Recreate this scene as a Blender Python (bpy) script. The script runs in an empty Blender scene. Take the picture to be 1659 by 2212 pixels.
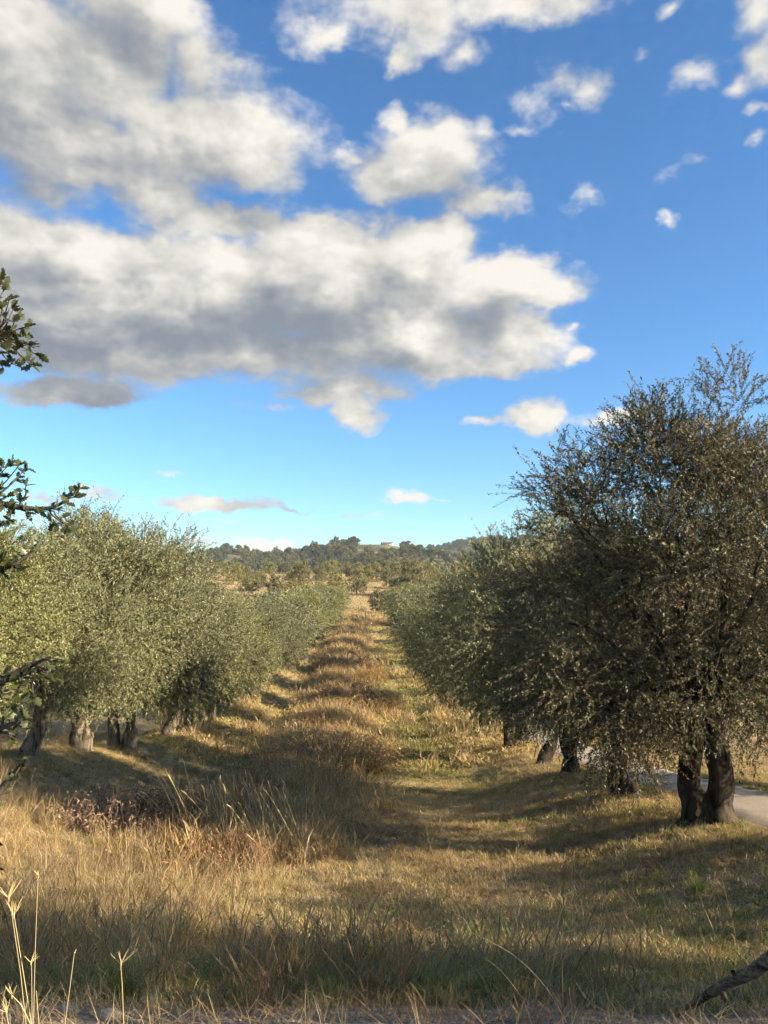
import bpy, bmesh, math, random
import numpy as np
from mathutils import Vector, Matrix, Euler

scene = bpy.context.scene
COL = scene.collection
RAD = math.radians

# ------------------------------------------------------------------ camera
EYE = 1.65
PITCH = RAD(5.63)
FPX = 1664.0                      # focal length, in pixels of a 1659 x 2212 frame
cam_d = bpy.data.cameras.new("camera")
cam = bpy.data.objects.new("camera", cam_d)
COL.objects.link(cam)
cam.location = (0.0, 0.0, EYE)
cam.rotation_euler = (math.pi / 2 + PITCH, 0.0, 0.0)
cam_d.sensor_fit = 'HORIZONTAL'
cam_d.sensor_width = 36.0
cam_d.lens = 36.0 * FPX / 1659.0
cam_d.clip_start = 0.05
cam_d.clip_end = 20000.0
scene.camera = cam


def ray(x, y):
    a = (x - 829.5) / FPX
    b = (1106.0 - y) / FPX
    return (a, math.cos(PITCH) - b * math.sin(PITCH), math.sin(PITCH) + b * math.cos(PITCH))


def at(x, y, depth):
    """the world point seen at (x, y) of the 1659 x 2212 photograph, 'depth' metres ahead"""
    d = ray(x, y)
    k = depth / d[1]
    return Vector((d[0] * k, depth, EYE + d[2] * k))


def azel(x, y):
    d = Vector(ray(x, y)).normalized()
    return math.atan2(d.x, d.y), math.asin(d.z)


# ------------------------------------------------------------------ sun, sky and exposure
SUN_EL = RAD(21.5)
SUN_AZ = RAD(110.0)               # clockwise from straight ahead (+Y)
sun_vec = Vector((math.sin(SUN_AZ) * math.cos(SUN_EL), math.cos(SUN_AZ) * math.cos(SUN_EL), math.sin(SUN_EL)))
sun_d = bpy.data.lights.new("sun", 'SUN')
sun_d.energy = 5.0
sun_d.angle = RAD(0.55)
sun_d.color = (1.0, 0.84, 0.62)
sun_o = bpy.data.objects.new("sun", sun_d)
COL.objects.link(sun_o)
sun_o.rotation_euler = (-sun_vec).to_track_quat('-Z', 'Y').to_euler()
sun_o.location = (40, -10, 40)

vs = scene.view_settings
scene.display_settings.display_device = 'sRGB'
vs.view_transform = 'Standard'
vs.look = 'None'
vs.exposure = 1.57
vs.gamma = 1.0
vs.use_curve_mapping = False
scene.render.film_transparent = False
cy = scene.cycles
cy.max_bounces = 5
cy.diffuse_bounces = 2
cy.glossy_bounces = 2
cy.transmission_bounces = 4
cy.transparent_max_bounces = 4
cy.volume_bounces = 0
cy.use_denoising = True
cy.denoiser = 'OPENIMAGEDENOISE'
cy.denoising_input_passes = 'RGB_ALBEDO_NORMAL'
cy.denoising_prefilter = 'ACCURATE'
cy.sample_clamp_indirect = 4.0
cy.use_adaptive_sampling = True
cy.adaptive_threshold = 0.03
cy.volume_step_rate = 4.0


class Tree:
    """small helper for building shader node trees"""

    def __init__(self, nt):
        self.nt = nt
        nt.nodes.clear()

    def n(self, kind, **props):
        nd = self.nt.nodes.new(kind)
        for k, v in props.items():
            setattr(nd, k, v)
        return nd

    def put(self, sock, v):
        if v is None:
            return
        if isinstance(v, bpy.types.NodeSocket):
            self.nt.links.new(v, sock)
        else:
            sock.default_value = v

    def m(self, op, a, b=None, c=None, clamp=False):
        nd = self.n('ShaderNodeMath', operation=op, use_clamp=clamp)
        self.put(nd.inputs[0], a)
        self.put(nd.inputs[1], b)
        self.put(nd.inputs[2], c)
        return nd.outputs[0]

    def v(self, op, a, b=None, c=None):
        nd = self.n('ShaderNodeVectorMath', operation=op)
        self.put(nd.inputs[0], a)
        self.put(nd.inputs[1], b)
        if c is not None:
            self.put(nd.inputs[2], c)
        return nd.outputs['Value'] if op in ('LENGTH', 'DOT_PRODUCT', 'DISTANCE') else nd.outputs['Vector']

    def smooth(self, x, lo, hi, a=0.0, b=1.0):
        nd = self.n('ShaderNodeMapRange', interpolation_type='SMOOTHSTEP')
        self.put(nd.inputs[0], x)
        for i, q in enumerate((lo, hi, a, b)):
            self.put(nd.inputs[1 + i], q)
        return nd.outputs[0]

    def lin(self, x, lo, hi, a=0.0, b=1.0):
        nd = self.n('ShaderNodeMapRange', clamp=True)
        self.put(nd.inputs[0], x)
        for i, q in enumerate((lo, hi, a, b)):
            self.put(nd.inputs[1 + i], q)
        return nd.outputs[0]

    def mix(self, f, a, b, blend='MIX'):
        nd = self.n('ShaderNodeMix', data_type='RGBA', blend_type=blend)
        self.put(nd.inputs[0], f)
        self.put(nd.inputs[6], rgba(a))
        self.put(nd.inputs[7], rgba(b))
        return nd.outputs[2]

    def noise(self, vec, scale, detail=4.0, rough=0.55, dist=0.0, col=False, lac=2.0):
        nd = self.n('ShaderNodeTexNoise')
        self.put(nd.inputs['Vector'], vec)
        self.put(nd.inputs['Scale'], scale)
        self.put(nd.inputs['Detail'], detail)
        self.put(nd.inputs['Roughness'], rough)
        self.put(nd.inputs['Lacunarity'], lac)
        self.put(nd.inputs['Distortion'], dist)
        return nd.outputs['Color' if col else 'Fac']


def rgba(c):
    if isinstance(c, tuple) and len(c) == 3:
        return (c[0], c[1], c[2], 1.0)
    return c


# clouds: where they stand in the sky (read off as picture position, kept as azimuth and elevation);
# x, y, half width, half height, weight
CLOUDS = [
    (50, 160, 280, 210, 1.0), (250, 110, 230, 190, 1.0), (420, 280, 260, 140, 1.0), (140, 312, 300, 88, 1.0),
    (550, 300, 120, 80, .8), (320, 20, 170, 110, .8), (420, 150, 130, 110, .75), (480, 140, 70, 60, .5),
    (330, 420, 150, 50, .75), (480, 470, 200, 48, .8), (640, 500, 170, 48, .75), (100, 410, 110, 26, .3),
    (20, 560, 140, 100, .8), (210, 570, 220, 80, .9), (150, 680, 330, 130, 1.05), (430, 640, 300, 150, 1.1),
    (700, 620, 300, 150, 1.1), (900, 560, 170, 110, 1.0), (960, 520, 95, 75, .9), (1080, 620, 170, 72, .95),
    (1170, 630, 110, 45, .7), (900, 720, 330, 100, 1.0), (1110, 740, 140, 62, .85), (560, 760, 330, 85, 1.0),
    (300, 775, 280, 70, .9), (1040, 790, 200, 40, .75), (700, 840, 200, 40, .7), (770, 890, 75, 48, .75),
    (590, 875, 90, 28, .4), (170, 845, 170, 40, .85), (110, 865, 90, 22, .6),
    (940, 320, 150, 90, .8), (890, 380, 200, 62, .8), (1010, 435, 120, 55, .8), (860, 250, 45, 55, .45), (770, 352, 90, 28, .45),
    (850, 35, 240, 75, .5), (1130, 5, 250, 55, .6), (870, 125, 55, 42, .55), (700, 70, 90, 48, .5), (990, 120, 80, 40, .4),
    (1200, 170, 105, 80, .5), (1270, 190, 95, 60, .45), (1140, 275, 80, 30, .2), (1220, 230, 60, 35, .3),
    (1490, 172, 75, 38, .24), (1635, 120, 65, 60, .42), (1590, 180, 40, 40, .3), (1640, 15, 70, 45, .38), (1460, 10, 50, 22, .4),
    (1485, 350, 60, 34, .17), (1275, 412, 58, 42, .22), (1444, 476, 28, 28, .24), (1635, 300, 50, 26, .3), (1390, 110, 45, 20, .25), (1635, 235, 50, 18, .25),
    (1255, 770, 42, 22, .55), (1150, 898, 78, 38, .75), (1040, 912, 110, 20, .45), (1330, 905, 120, 26, .5), (1235, 712, 24, 12, .3),
    (470, 1086, 190, 21, .62), (230, 1078, 95, 21, .5), (620, 1094, 80, 14, .5), (868, 1074, 52, 18, .5), (770, 1111, 80, 9, .35), (350, 1029, 110, 8, .36),
    (560, 1180, 46, 22, .5), (610, 1182, 30, 26, .55), (420, 1178, 55, 16, .4), (100, 1075, 60, 18, .4), (500, 1125, 40, 7, .25), (960, 1078, 40, 7, .25),
]
CLOUDS = [(azel(x, y), (rx / FPX, ry / FPX), w) for x, y, rx, ry, w in CLOUDS]

world = bpy.data.worlds.new("World")
scene.world = world
world.use_nodes = True
T = Tree(world.node_tree)
coord = T.n('ShaderNodeTexCoord').outputs['Generated']
dirn = T.v('NORMALIZE', coord)


SHADE = [(160, 850, 260, 60, .9), (60, 350, 420, 130, .75), (260, 730, 560, 130, .7), (660, 650, 300, 130, .55), (450, 1086, 460, 40, .9),
         (560, 480, 260, 60, .4), (640, 800, 300, 60, .4), (30, 200, 260, 160, .35)]
SHADE = [(azel(x, y), (rx / FPX, ry / FPX), w) for x, y, rx, ry, w in SHADE]


def blobs(T, p, lst, gain, base, soft):
    acc = None
    for (a0, e0), (sx, sy), w in lst:
        g = w * gain
        h = max(g, .38)                           # a faint cloud still ends where it ends
        q = T.v('MULTIPLY_ADD', p, (h / sx, h / sy, 0.0), (-a0 * h / sx, -e0 * h / sy, 0.0))
        k = T.m('SUBTRACT', g + base, T.v('LENGTH', q))
        acc = k if acc is None else (T.m('SMOOTH_MAX', acc, k, soft) if soft else T.m('MAXIMUM', acc, k))
    return acc


def polar(T, d):
    sep = T.n('ShaderNodeSeparateXYZ')
    T.put(sep.inputs[0], d)
    az = T.m('ARCTAN2', sep.outputs[0], sep.outputs[1])
    el = T.m('ARCSINE', sep.outputs[2])
    cmb = T.n('ShaderNodeCombineXYZ')
    T.put(cmb.inputs[0], az)
    T.put(cmb.inputs[1], el)
    return az, el, cmb.outputs[0]


def cloud_noise(T, d, detail):
    return T.noise(T.v('MULTIPLY', d, (1.0, 1.0, 1.55)), 7.0, detail, 0.60)


NA = 1.5
az0, el0, pol = polar(T, dirn)
wn = T.noise(T.v('MULTIPLY', dirn, (1, 1, 1.3)), 16.0, 4.0, 0.6, 0.0, True)
warp = T.v('MULTIPLY', T.v('SUBTRACT', wn, (0.5, 0.5, 0.5)), (0.075, 0.055, 0.0))
polw = T.v('ADD', pol, warp)
mask = blobs(T, polw, CLOUDS, .95, .0, .10)
# the rest of the sky carries the same broken cloud
big = T.noise(T.v('MULTIPLY', dirn, (1.0, 1.0, 2.2)), 2.3, 3.0, 0.5)
rest = T.m('ADD', T.lin(big, 0.47, 0.75, -0.3, 0.8), T.smooth(el0, 0.02, 0.25, -0.5, 0.0))
rest = T.m('MULTIPLY_ADD', T.smooth(T.m('ABSOLUTE', az0), 0.52, 0.75, -2.0, 0.0), 1.0, rest)
mask = T.m('MAXIMUM', mask, rest)
n0 = cloud_noise(T, dirn, 10.0)
f0 = T.m('MULTIPLY_ADD', T.m('SUBTRACT', n0, 0.5), NA, mask)
n1 = cloud_noise(T, T.v('ADD', dirn, (0.010, 0.0, 0.014)), 7.0)
n2 = cloud_noise(T, T.v('ADD', dirn, (0.035, 0.0, 0.050)), 4.0)
n3 = cloud_noise(T, dirn, 4.0)
BIGC = [c for c in CLOUDS if c[1][0] * c[1][1] * c[2] > 0.0034]
m_sun = blobs(T, T.v('ADD', polw, (0.035, 0.045, 0.0)), BIGC, .95, .0, .10)
alpha = T.m('POWER', T.smooth(f0, -0.02, 0.40), 0.9)
alpha = T.m('MULTIPLY', alpha, T.smooth(el0, -0.01, 0.03))
lit = T.m('MULTIPLY_ADD', T.m('SUBTRACT', n0, n1), 1.15, 0.52)
lit = T.m('MULTIPLY_ADD', T.m('SUBTRACT', n3, n2), 1.4, lit)
lit = T.m('MULTIPLY_ADD', T.m('SUBTRACT', T.m('MAXIMUM', mask, -0.2), T.m('MAXIMUM', m_sun, -0.2)), 0.60, lit)
shade = T.m('MAXIMUM', blobs(T, polw, SHADE, 1.0, .0, .1), 0.0)
lit = T.m('MULTIPLY_ADD', shade, -0.40, lit)
lit = T.m('MULTIPLY_ADD', T.smooth(f0, 0.15, 0.6, 0.12, 0.0), 1.0, lit, clamp=True)
ramp = T.n('ShaderNodeValToRGB')
T.put(ramp.inputs[0], lit)
cr = ramp.color_ramp
cr.elements[0].position = 0.0
cr.elements[0].color = (0.27, 0.31, 0.37, 1)
cr.elements[1].position = 1.0
cr.elements[1].color = (1.02, 0.98, 0.90, 1)
e = cr.elements.new(0.25); e.color = (0.37, 0.40, 0.435, 1)
e = cr.elements.new(0.5); e.color = (0.56, 0.565, 0.55, 1)
e = cr.elements.new(0.75); e.color = (0.80, 0.78, 0.72, 1)
SKY_STRENGTH = 0.061
cloud_c = T.v('SCALE', ramp.outputs[0]); cloud_c.node.inputs['Scale'].default_value = 0.318 / SKY_STRENGTH
sky = T.n('ShaderNodeTexSky', sky_type='NISHITA')
sky.sun_disc = False
sky.sun_elevation = SUN_EL
sky.sun_rotation = SUN_AZ
sky.altitude = 100.0
sky.air_density = 1.0
sky.dust_density = 0.0
sky.ozone_density = 3.0
hs = T.n('ShaderNodeHueSaturation')
hs.inputs['Saturation'].default_value = 1.10
T.put(hs.inputs['Color'], sky.outputs[0])
tint = T.v('MULTIPLY', hs.outputs[0], (0.80, 1.09, 1.26))
skyc = T.mix(alpha, tint, cloud_c)
bg = T.n('ShaderNodeBackground')
T.put(bg.inputs['Color'], skyc)
bg.inputs['Strength'].default_value = SKY_STRENGTH
wo = T.n('ShaderNodeOutputWorld')
T.nt.links.new(bg.outputs[0], wo.inputs['Surface'])
world.cycles.sampling_method = 'NONE'
cy.adaptive_min_samples = 12

# ------------------------------------------------------------------ helpers
def tag(o, label=None, cat=None, group=None, kind=None):
    if label: o["label"] = label
    if cat: o["category"] = cat
    if group: o["group"] = group
    if kind: o["kind"] = kind
    return o


def empty(name, loc, label=None, cat=None, group=None, rz=0.0):
    o = bpy.data.objects.new(name, None)
    o.empty_display_size = 0.2
    o.location = loc
    o.rotation_euler = (0, 0, rz)
    COL.objects.link(o)
    return tag(o, label, cat, group)


def link(name, me, parent=None, loc=None):
    o = bpy.data.objects.new(name, me)
    if loc is not None:
        o.location = loc
    o.parent = parent
    COL.objects.link(o)
    return o


def mesh_np(name, V, F, mat=None, smooth=False, quads=True):
    """mesh from numpy arrays: V (n,3), F (m,k)"""
    V = np.asarray(V, dtype=np.float32)
    F = np.asarray(F, dtype=np.int32)
    me = bpy.data.meshes.new(name)
    k = F.shape[1]
    me.vertices.add(len(V))
    me.vertices.foreach_set("co", V.ravel())
    me.loops.add(F.size)
    me.loops.foreach_set("vertex_index", F.ravel())
    me.polygons.add(len(F))
    me.polygons.foreach_set("loop_start", np.arange(0, F.size, k, dtype=np.int32))
    if smooth:
        me.polygons.foreach_set("use_smooth", np.ones(len(F), dtype=bool))
    me.update(calc_edges=True)
    for mt in (mat if isinstance(mat, (list, tuple)) else [mat]):
        if mt:
            me.materials.append(mt)
    return me


class Geo:
    """collects quads"""

    def __init__(self):
        self.V, self.F, self.n = [], [], 0

    def add(self, V, F):
        V = np.asarray(V, dtype=np.float64)
        self.V.append(V)
        self.F.append(np.asarray(F, dtype=np.int64) + self.n)
        self.n += len(V)

    def tube(self, pts, rad, sides=8, lump=0.0, seed=0, cap=True):
        pts = np.asarray(pts, float)
        n = len(pts)
        rad = np.broadcast_to(np.asarray(rad, float), (n,))
        tan = np.gradient(pts, axis=0)
        tan /= np.linalg.norm(tan, axis=1)[:, None] + 1e-9
        ref = np.array([1.0, 0, 0]) if abs(tan[0][0]) < 0.8 else np.array([0, 1.0, 0])
        u = np.cross(tan, ref)
        u /= np.linalg.norm(u, axis=1)[:, None] + 1e-9
        w = np.cross(tan, u)
        th = np.linspace(0, 2 * math.pi, sides, endpoint=False)
        R = np.repeat(rad[:, None], sides, 1)
        if lump:
            rg = np.random.default_rng(seed)
            ph = rg.uniform(0, 6.28, 4)
            t = np.arange(n)[:, None]
            R = R * (1 + lump * (np.sin(3 * th[None] + ph[0] + t * .35) * .5 + np.sin(5 * th[None] + ph[1] - t * .5) * .35)
                     + lump * .6 * rg.normal(0, 1, (n, sides)) * .4)
        P = pts[:, None, :] + R[:, :, None] * (np.cos(th)[None, :, None] * u[:, None, :] + np.sin(th)[None, :, None] * w[:, None, :])
        V = P.reshape(-1, 3)
        i = np.arange(n - 1)[:, None] * sides
        j = np.arange(sides)[None, :]
        j2 = (j + 1) % sides
        F = np.stack([i + j, i + j2, i + sides + j2, i + sides + j], -1).reshape(-1, 4)
        self.add(V, F)
        if cap:
            c = len(self.V) and self.n
            self.add(np.vstack([P[-1], pts[-1] + tan[-1] * rad[-1] * .5]),
                     [(a, (a + 1) % sides, sides, sides) for a in range(sides)])

    def build(self, name, mat, smooth=True):
        V = np.vstack(self.V)
        F = np.vstack(self.F)
        me = mesh_np(name, V, F, mat, smooth)
        me.validate()
        return me


def vnoise(x, y, s, seed=0):
    """smooth value noise in [-1, 1]"""
    x = np.asarray(x, float) / s
    y = np.asarray(y, float) / s
    xi = np.floor(x).astype(np.int64)
    yi = np.floor(y).astype(np.int64)
    fx = x - xi
    fy = y - yi
    fx = fx * fx * (3 - 2 * fx)
    fy = fy * fy * (3 - 2 * fy)

    def hsh(a, b):
        h = (a * 374761393 + b * 668265263 + seed * 144665) & 0x7fffffff
        h = ((h ^ (h >> 13)) * 1274126177) & 0x7fffffff
        return ((h ^ (h >> 16)) & 0xffff) / 32767.5 - 1
    return ((hsh(xi, yi) * (1 - fx) + hsh(xi + 1, yi) * fx) * (1 - fy)
            + (hsh(xi, yi + 1) * (1 - fx) + hsh(xi + 1, yi + 1) * fx) * fy)


# ------------------------------------------------------------------ the lie of the land
def sstep(a, b, x):
    t = np.clip((np.asarray(x, float) - a) / (b - a), 0, 1)
    return t * t * (3 - 2 * t)


def XR(y): return 6.2 - 0.021 * y          # line of the right-hand row of olives
def XL(y): return -9.9 + 0.75 * sstep(28, 50, y)         # line of the left-hand row
def XS(y): return -2.3 - 0.022 * y         # uncut strip along the middle
def XROAD(y): return 8.1 - 0.016 * np.clip(y - 18, 0, 300) + 0.16 * np.clip(10 - y, 0, 40) ** 1.1


_py = np.array([-400, -60, -20, 0, 3, 4, 5, 6, 8, 10, 12, 15, 18, 22, 26, 30, 35, 42, 50, 60, 75, 95, 120, 140, 165, 190, 220, 260, 310, 360, 430, 500])
_pz = np.array([2., 0, -1.5, -1.65, -1.8, -2.1, -2.55, -2.95, -3.6, -4.15, -4.6, -5.1, -5.5, -6.1, -6.7, -7.2, -7.7, -8.0, -8.0, -7.8, -7.2, -6.3, -5.2,
                -4.1, -2.6, -1.0, 1.2, 4.0, 5.5, 1.0, -2.0, 0.0])
_gy = np.concatenate([np.arange(-400, 0, 2.0), np.arange(0, 60, .25), np.arange(60, 502, 1.0)])
_gz = np.interp(_gy, _py, _pz)
for _ in range(3):
    _gz[1:-1] = (_gz[:-2] + 2 * _gz[1:-1] + _gz[2:]) / 4
_rx = np.array([-1500, -600, -330, -245, -190, -131, -95, -65, -40, 5, 32, 55, 78, 120, 200, 600, 1500])
_rz = np.array([20, 26, 33, 37, 38.5, 39, 43, 47.5, 50, 49.5, 46, 40.5, 36, 32, 30, 28, 20])
_rz = _rz + 3.5 * np.exp(-((_rx + 18) / 34.0) ** 2)
_bx = np.array([-1500, -300, 40, 90, 130, 170, 250, 400, 800, 1500])
_bz = np.array([15, 15, 40, 62, 80, 87, 92, 96, 70, 30])


def ground_z(x, y, bumps=True):
    x = np.asarray(x, float)
    y = np.asarray(y, float)
    z = np.interp(y, _gy, _gz)
    near = 1 - sstep(120, 170, y)
    z = z + 0.10 * np.clip(-x - 2.5, 0, 14) * (1 - sstep(20, 48, y)) * sstep(6, 16, y)
    # the rows stand on low banks
    bank = 0.66 * np.where(x < XR(y), np.exp(-((x - XR(y)) / 1.9) ** 2), 1.0) * sstep(7, 12, y) + 0.75 * np.exp(-((x - XL(y)) / 2.0) ** 2) * sstep(9, 16, y)
    bank = bank + 0.22 * np.exp(-((x - XS(y)) / 1.8) ** 2) * sstep(14, 24, y)
    z = z + bank * near
    # land to the right falls a little beyond the road
    z = z - 0.012 * np.clip(x - 10, 0, 60) * near
    # the verge on which the photographer stands
    if bumps:
        a = 0.10 * vnoise(x, y, 2.6, 1) + 0.05 * vnoise(x, y, 0.9, 2) + 0.018 * vnoise(x, y, 0.3, 3)
        a = a + 0.5 * vnoise(x, y, 26, 4) * sstep(60, 140, y)
        rd = np.exp(-((x - XROAD(y)) / 1.9) ** 4)
        z = z + a * (1 - 0.8 * rd) * sstep(2.5, 7, np.hypot(x, y)) + 0.012 * vnoise(x, y, .25, 5)
    rd2 = np.exp(-((x - XROAD(y)) / 1.35) ** 6)
    z = z + (0.16 * np.exp(-((x - XROAD(y)) / 2.2) ** 4) - 0.09 * rd2) * near
    # far hills
    hill = np.interp(x * 950 / np.maximum(y, 400), _rx, _rz) + 3.0 * vnoise(x, y, 60, 8) * sstep(500, 800, y)
    up = sstep(430, 930, y) ** 1.6
    dn = 1 - 0.72 * sstep(960, 1200, y)
    far = hill * up * dn
    hb = np.interp(x, _bx, _bz) + 5 * vnoise(x, y, 110, 9)
    far2 = hb * sstep(1050, 1480, y) * (1 - sstep(1700, 2800, y))
    z = z * (1 - sstep(430, 520, y)) + np.maximum(far, far2) * sstep(430, 520, y)
    return z + EYE


def gz(x, y): return float(ground_z(np.array([x]), np.array([y]))[0])


def on_ground(px, py):
    """the ground point seen at photograph pixel (px, py)"""
    d = ray(px, py)
    t = np.concatenate([np.arange(2.5, 60, .05), np.arange(60, 500, .4)])
    X = d[0] / d[1] * t
    Z = EYE + d[2] / d[1] * t
    k = np.argmax(ground_z(X, t) >= Z)
    return Vector((float(X[k]), float(t[k]), float(ground_z(X[k:k + 1], t[k:k + 1])[0])))


# ------------------------------------------------------------------ materials
def new_mat(name):
    m = bpy.data.materials.new(name)
    m.use_nodes = True
    return m, Tree(m.node_tree)


def finish(m, T, shader, bump=None):
    o = T.n('ShaderNodeOutputMaterial')
    T.nt.links.new(shader, o.inputs['Surface'])
    return m


def principled(T, col, rough=0.8, spec=0.3, normal=None):
    p = T.n('ShaderNodeBsdfPrincipled')
    T.put(p.inputs['Base Color'], rgba(col))
    T.put(p.inputs['Roughness'], rough)
    T.put(p.inputs['Specular IOR Level'], spec)
    if normal is not None:
        T.put(p.inputs['Normal'], normal)
    return p.outputs[0]


def bump(T, h, strength=0.5, dist=0.02):
    b = T.n('ShaderNodeBump')
    b.inputs['Strength'].default_value = strength
    b.inputs['Distance'].default_value = dist
    T.put(b.inputs['Height'], h)
    return b.outputs[0]


def leaf_mat(name, top, under, vary=0.35, hue2=None, trans=0.2, rough=0.45, spec=0.4, patch=0.0, ground_patch=None):
    m, T = new_mat(name)
    g = T.n('ShaderNodeNewGeometry')
    oi = T.n('ShaderNodeObjectInfo')
    c = T.mix(g.outputs['Backfacing'], top, under)
    if hue2:
        c = T.mix(T.smooth(g.outputs['Random Per Island'], 0.55, 1.0, 0.0, 0.9), c, hue2)
    tc = T.n('ShaderNodeTexCoord')
    if patch:
        nz = T.noise(tc.outputs['Object'], 0.9, 2.0, 0.5)
        c = T.mix(T.smooth(nz, 0.52, 0.68, 0.0, patch), c, hue2 or under)
    if ground_patch:                             # stands of another grass, by place
        nz = T.noise(g.outputs['Position'], ground_patch[1], 3.0, 0.6)
        c = T.mix(T.smooth(nz, 0.47, 0.60, 0.0, ground_patch[2]), c, ground_patch[0])
    hs = T.n('ShaderNodeHueSaturation')
    T.put(hs.inputs['Color'], c)
    r2 = T.m('FRACT', T.m('MULTIPLY', g.outputs['Random Per Island'], 7.31))
    T.put(hs.inputs['Value'], T.m('MULTIPLY', T.lin(r2, 0, 1, 1 - vary, 1 + vary), T.lin(oi.outputs['Random'], 0, 1, 0.80, 1.18)))
    T.put(hs.inputs['Saturation'], T.lin(oi.outputs['Random'], 0, 1, 0.85, 1.12))
    p = principled(T, hs.outputs[0], rough, spec)
    if not trans:
        return finish(m, T, p)
    tr = T.n('ShaderNodeBsdfTranslucent')
    T.put(tr.inputs['Color'], T.mix(1.0, hs.outputs[0], (1.25, 1.15, 0.6), 'MULTIPLY'))
    mx = T.n('ShaderNodeMixShader')
    mx.inputs[0].default_value = trans
    T.nt.links.new(p, mx.inputs[1])
    T.nt.links.new(tr.outputs[0], mx.inputs[2])
    return finish(m, T, mx.outputs[0])


def bark_mat(name, c1, c2, scale=6.0, grain=(1.0, 1.0, 0.28)):
    m, T = new_mat(name)
    tc = T.n('ShaderNodeTexCoord')
    v = T.v('MULTIPLY', tc.outputs['Object'], grain)
    a = T.noise(v, scale, 6.0, 0.65, 0.6)
    b = T.noise(tc.outputs['Object'], scale * .35, 4.0, 0.6)
    col = T.mix(T.smooth(a, 0.36, 0.62), c1, c2)
    col = T.mix(T.smooth(b, 0.5, 0.75, 0, .55), col, tuple(q * 1.25 for q in c2))
    h = T.m('MULTIPLY_ADD', a, 1.0, T.m('MULTIPLY', b, 0.5))
    return finish(m, T, principled(T, col, 0.92, 0.12, bump(T, h, 0.9, 0.03)))


M = {}
M['olive_near'] = leaf_mat('olive leaves', (0.064, 0.066, 0.029), (0.17, 0.162, 0.10), 0.5, (0.125, 0.088, 0.040), 0.12, 0.5, 0.32, 0.35)  # darker than the other olives: the crowns' shade side is put into the colour
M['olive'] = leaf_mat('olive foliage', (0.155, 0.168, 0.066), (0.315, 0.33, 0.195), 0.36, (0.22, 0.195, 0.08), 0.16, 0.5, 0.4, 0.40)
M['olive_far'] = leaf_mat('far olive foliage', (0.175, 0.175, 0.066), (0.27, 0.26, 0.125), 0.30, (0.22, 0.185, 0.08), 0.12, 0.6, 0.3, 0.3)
M['wood_leaf'] = leaf_mat('far woodland foliage', (0.090, 0.115, 0.045), (0.115, 0.14, 0.058), 0.45, (0.13, 0.13, 0.055), 0.1, 0.7, 0.2, 0, ((0.16, 0.15, 0.06), .016, .8))
M['oak'] = leaf_mat('oak leaves', (0.060, 0.075, 0.022), (0.10, 0.115, 0.05), 0.35, (0.16, 0.11, 0.04), 0.22, 0.4, 0.45)
M['bark'] = bark_mat('olive bark', (0.016, 0.013, 0.010), (0.075, 0.060, 0.045))  # darkened, so the shade on the right-hand trunks is in the colour
M['bark_pale'] = bark_mat('sunlit olive bark', (0.055, 0.045, 0.034), (0.27, 0.22, 0.155))  # lighter copy of the bark with sunlight painted in, for the left trunks
M['twig'] = bark_mat('olive twigs', (0.06, 0.05, 0.038), (0.14, 0.12, 0.09), 20.0)
M['oak_bark'] = bark_mat('oak bark', (0.035, 0.029, 0.022), (0.10, 0.085, 0.065), 14.0)
M['dead_wood'] = bark_mat('dead wood', (0.035, 0.026, 0.019), (0.20, 0.155, 0.105), 40.0, (0.22, 0.8, 1.0))
M['straw_far'] = leaf_mat('sunny dry grass', (0.52, 0.41, 0.20), (0.54, 0.43, 0.22), 0.32, (0.38, 0.28, 0.13), 0.3, 0.6, 0.25)  # paler copy of the dry grass; the alley's sunlight is put into its colour
M['straw_mound'] = leaf_mat('matted straw', (0.47, 0.36, 0.19), (0.49, 0.38, 0.21), 0.35, (0.33, 0.22, 0.12), 0.3, 0.6, 0.25)
M['straw'] = leaf_mat('dry grass', (0.44, 0.345, 0.178), (0.47, 0.375, 0.20), 0.38, (0.27, 0.185, 0.095), 0.3, 0.6, 0.25, 0, ((0.28, 0.20, 0.105), .42, .85))
M['straw_tall'] = leaf_mat('tall dry grass', (0.38, 0.285, 0.15), (0.40, 0.305, 0.165), 0.40, (0.25, 0.155, 0.08), 0.3, 0.6, 0.25, 0, ((0.22, 0.135, 0.072), .38, .9))
M['green_grass'] = leaf_mat('green grass', (0.185, 0.205, 0.058), (0.21, 0.225, 0.075), 0.4, (0.36, 0.31, 0.13), 0.3, 0.5, 0.3)
M['golden_stalk'] = leaf_mat('golden stalks', (0.55, 0.43, 0.21), (0.55, 0.43, 0.21), 0.2, None, 0.15, 0.5, 0.3)
M['bramble_leaf'] = leaf_mat('withered bramble leaves', (0.34, 0.20, 0.12), (0.38, 0.25, 0.155), 0.45, (0.46, 0.34, 0.17), 0.2, 0.6, 0.25)
M['bramble_stem'] = leaf_mat('bramble stems', (0.25, 0.155, 0.095), (0.27, 0.17, 0.105), 0.4, (0.38, 0.27, 0.14), 0.0, 0.7, 0.2)
M['weed'] = leaf_mat('weed leaves', (0.085, 0.105, 0.045), (0.15, 0.165, 0.09), 0.35, (0.20, 0.17, 0.09), 0.22, 0.6, 0.25)


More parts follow.
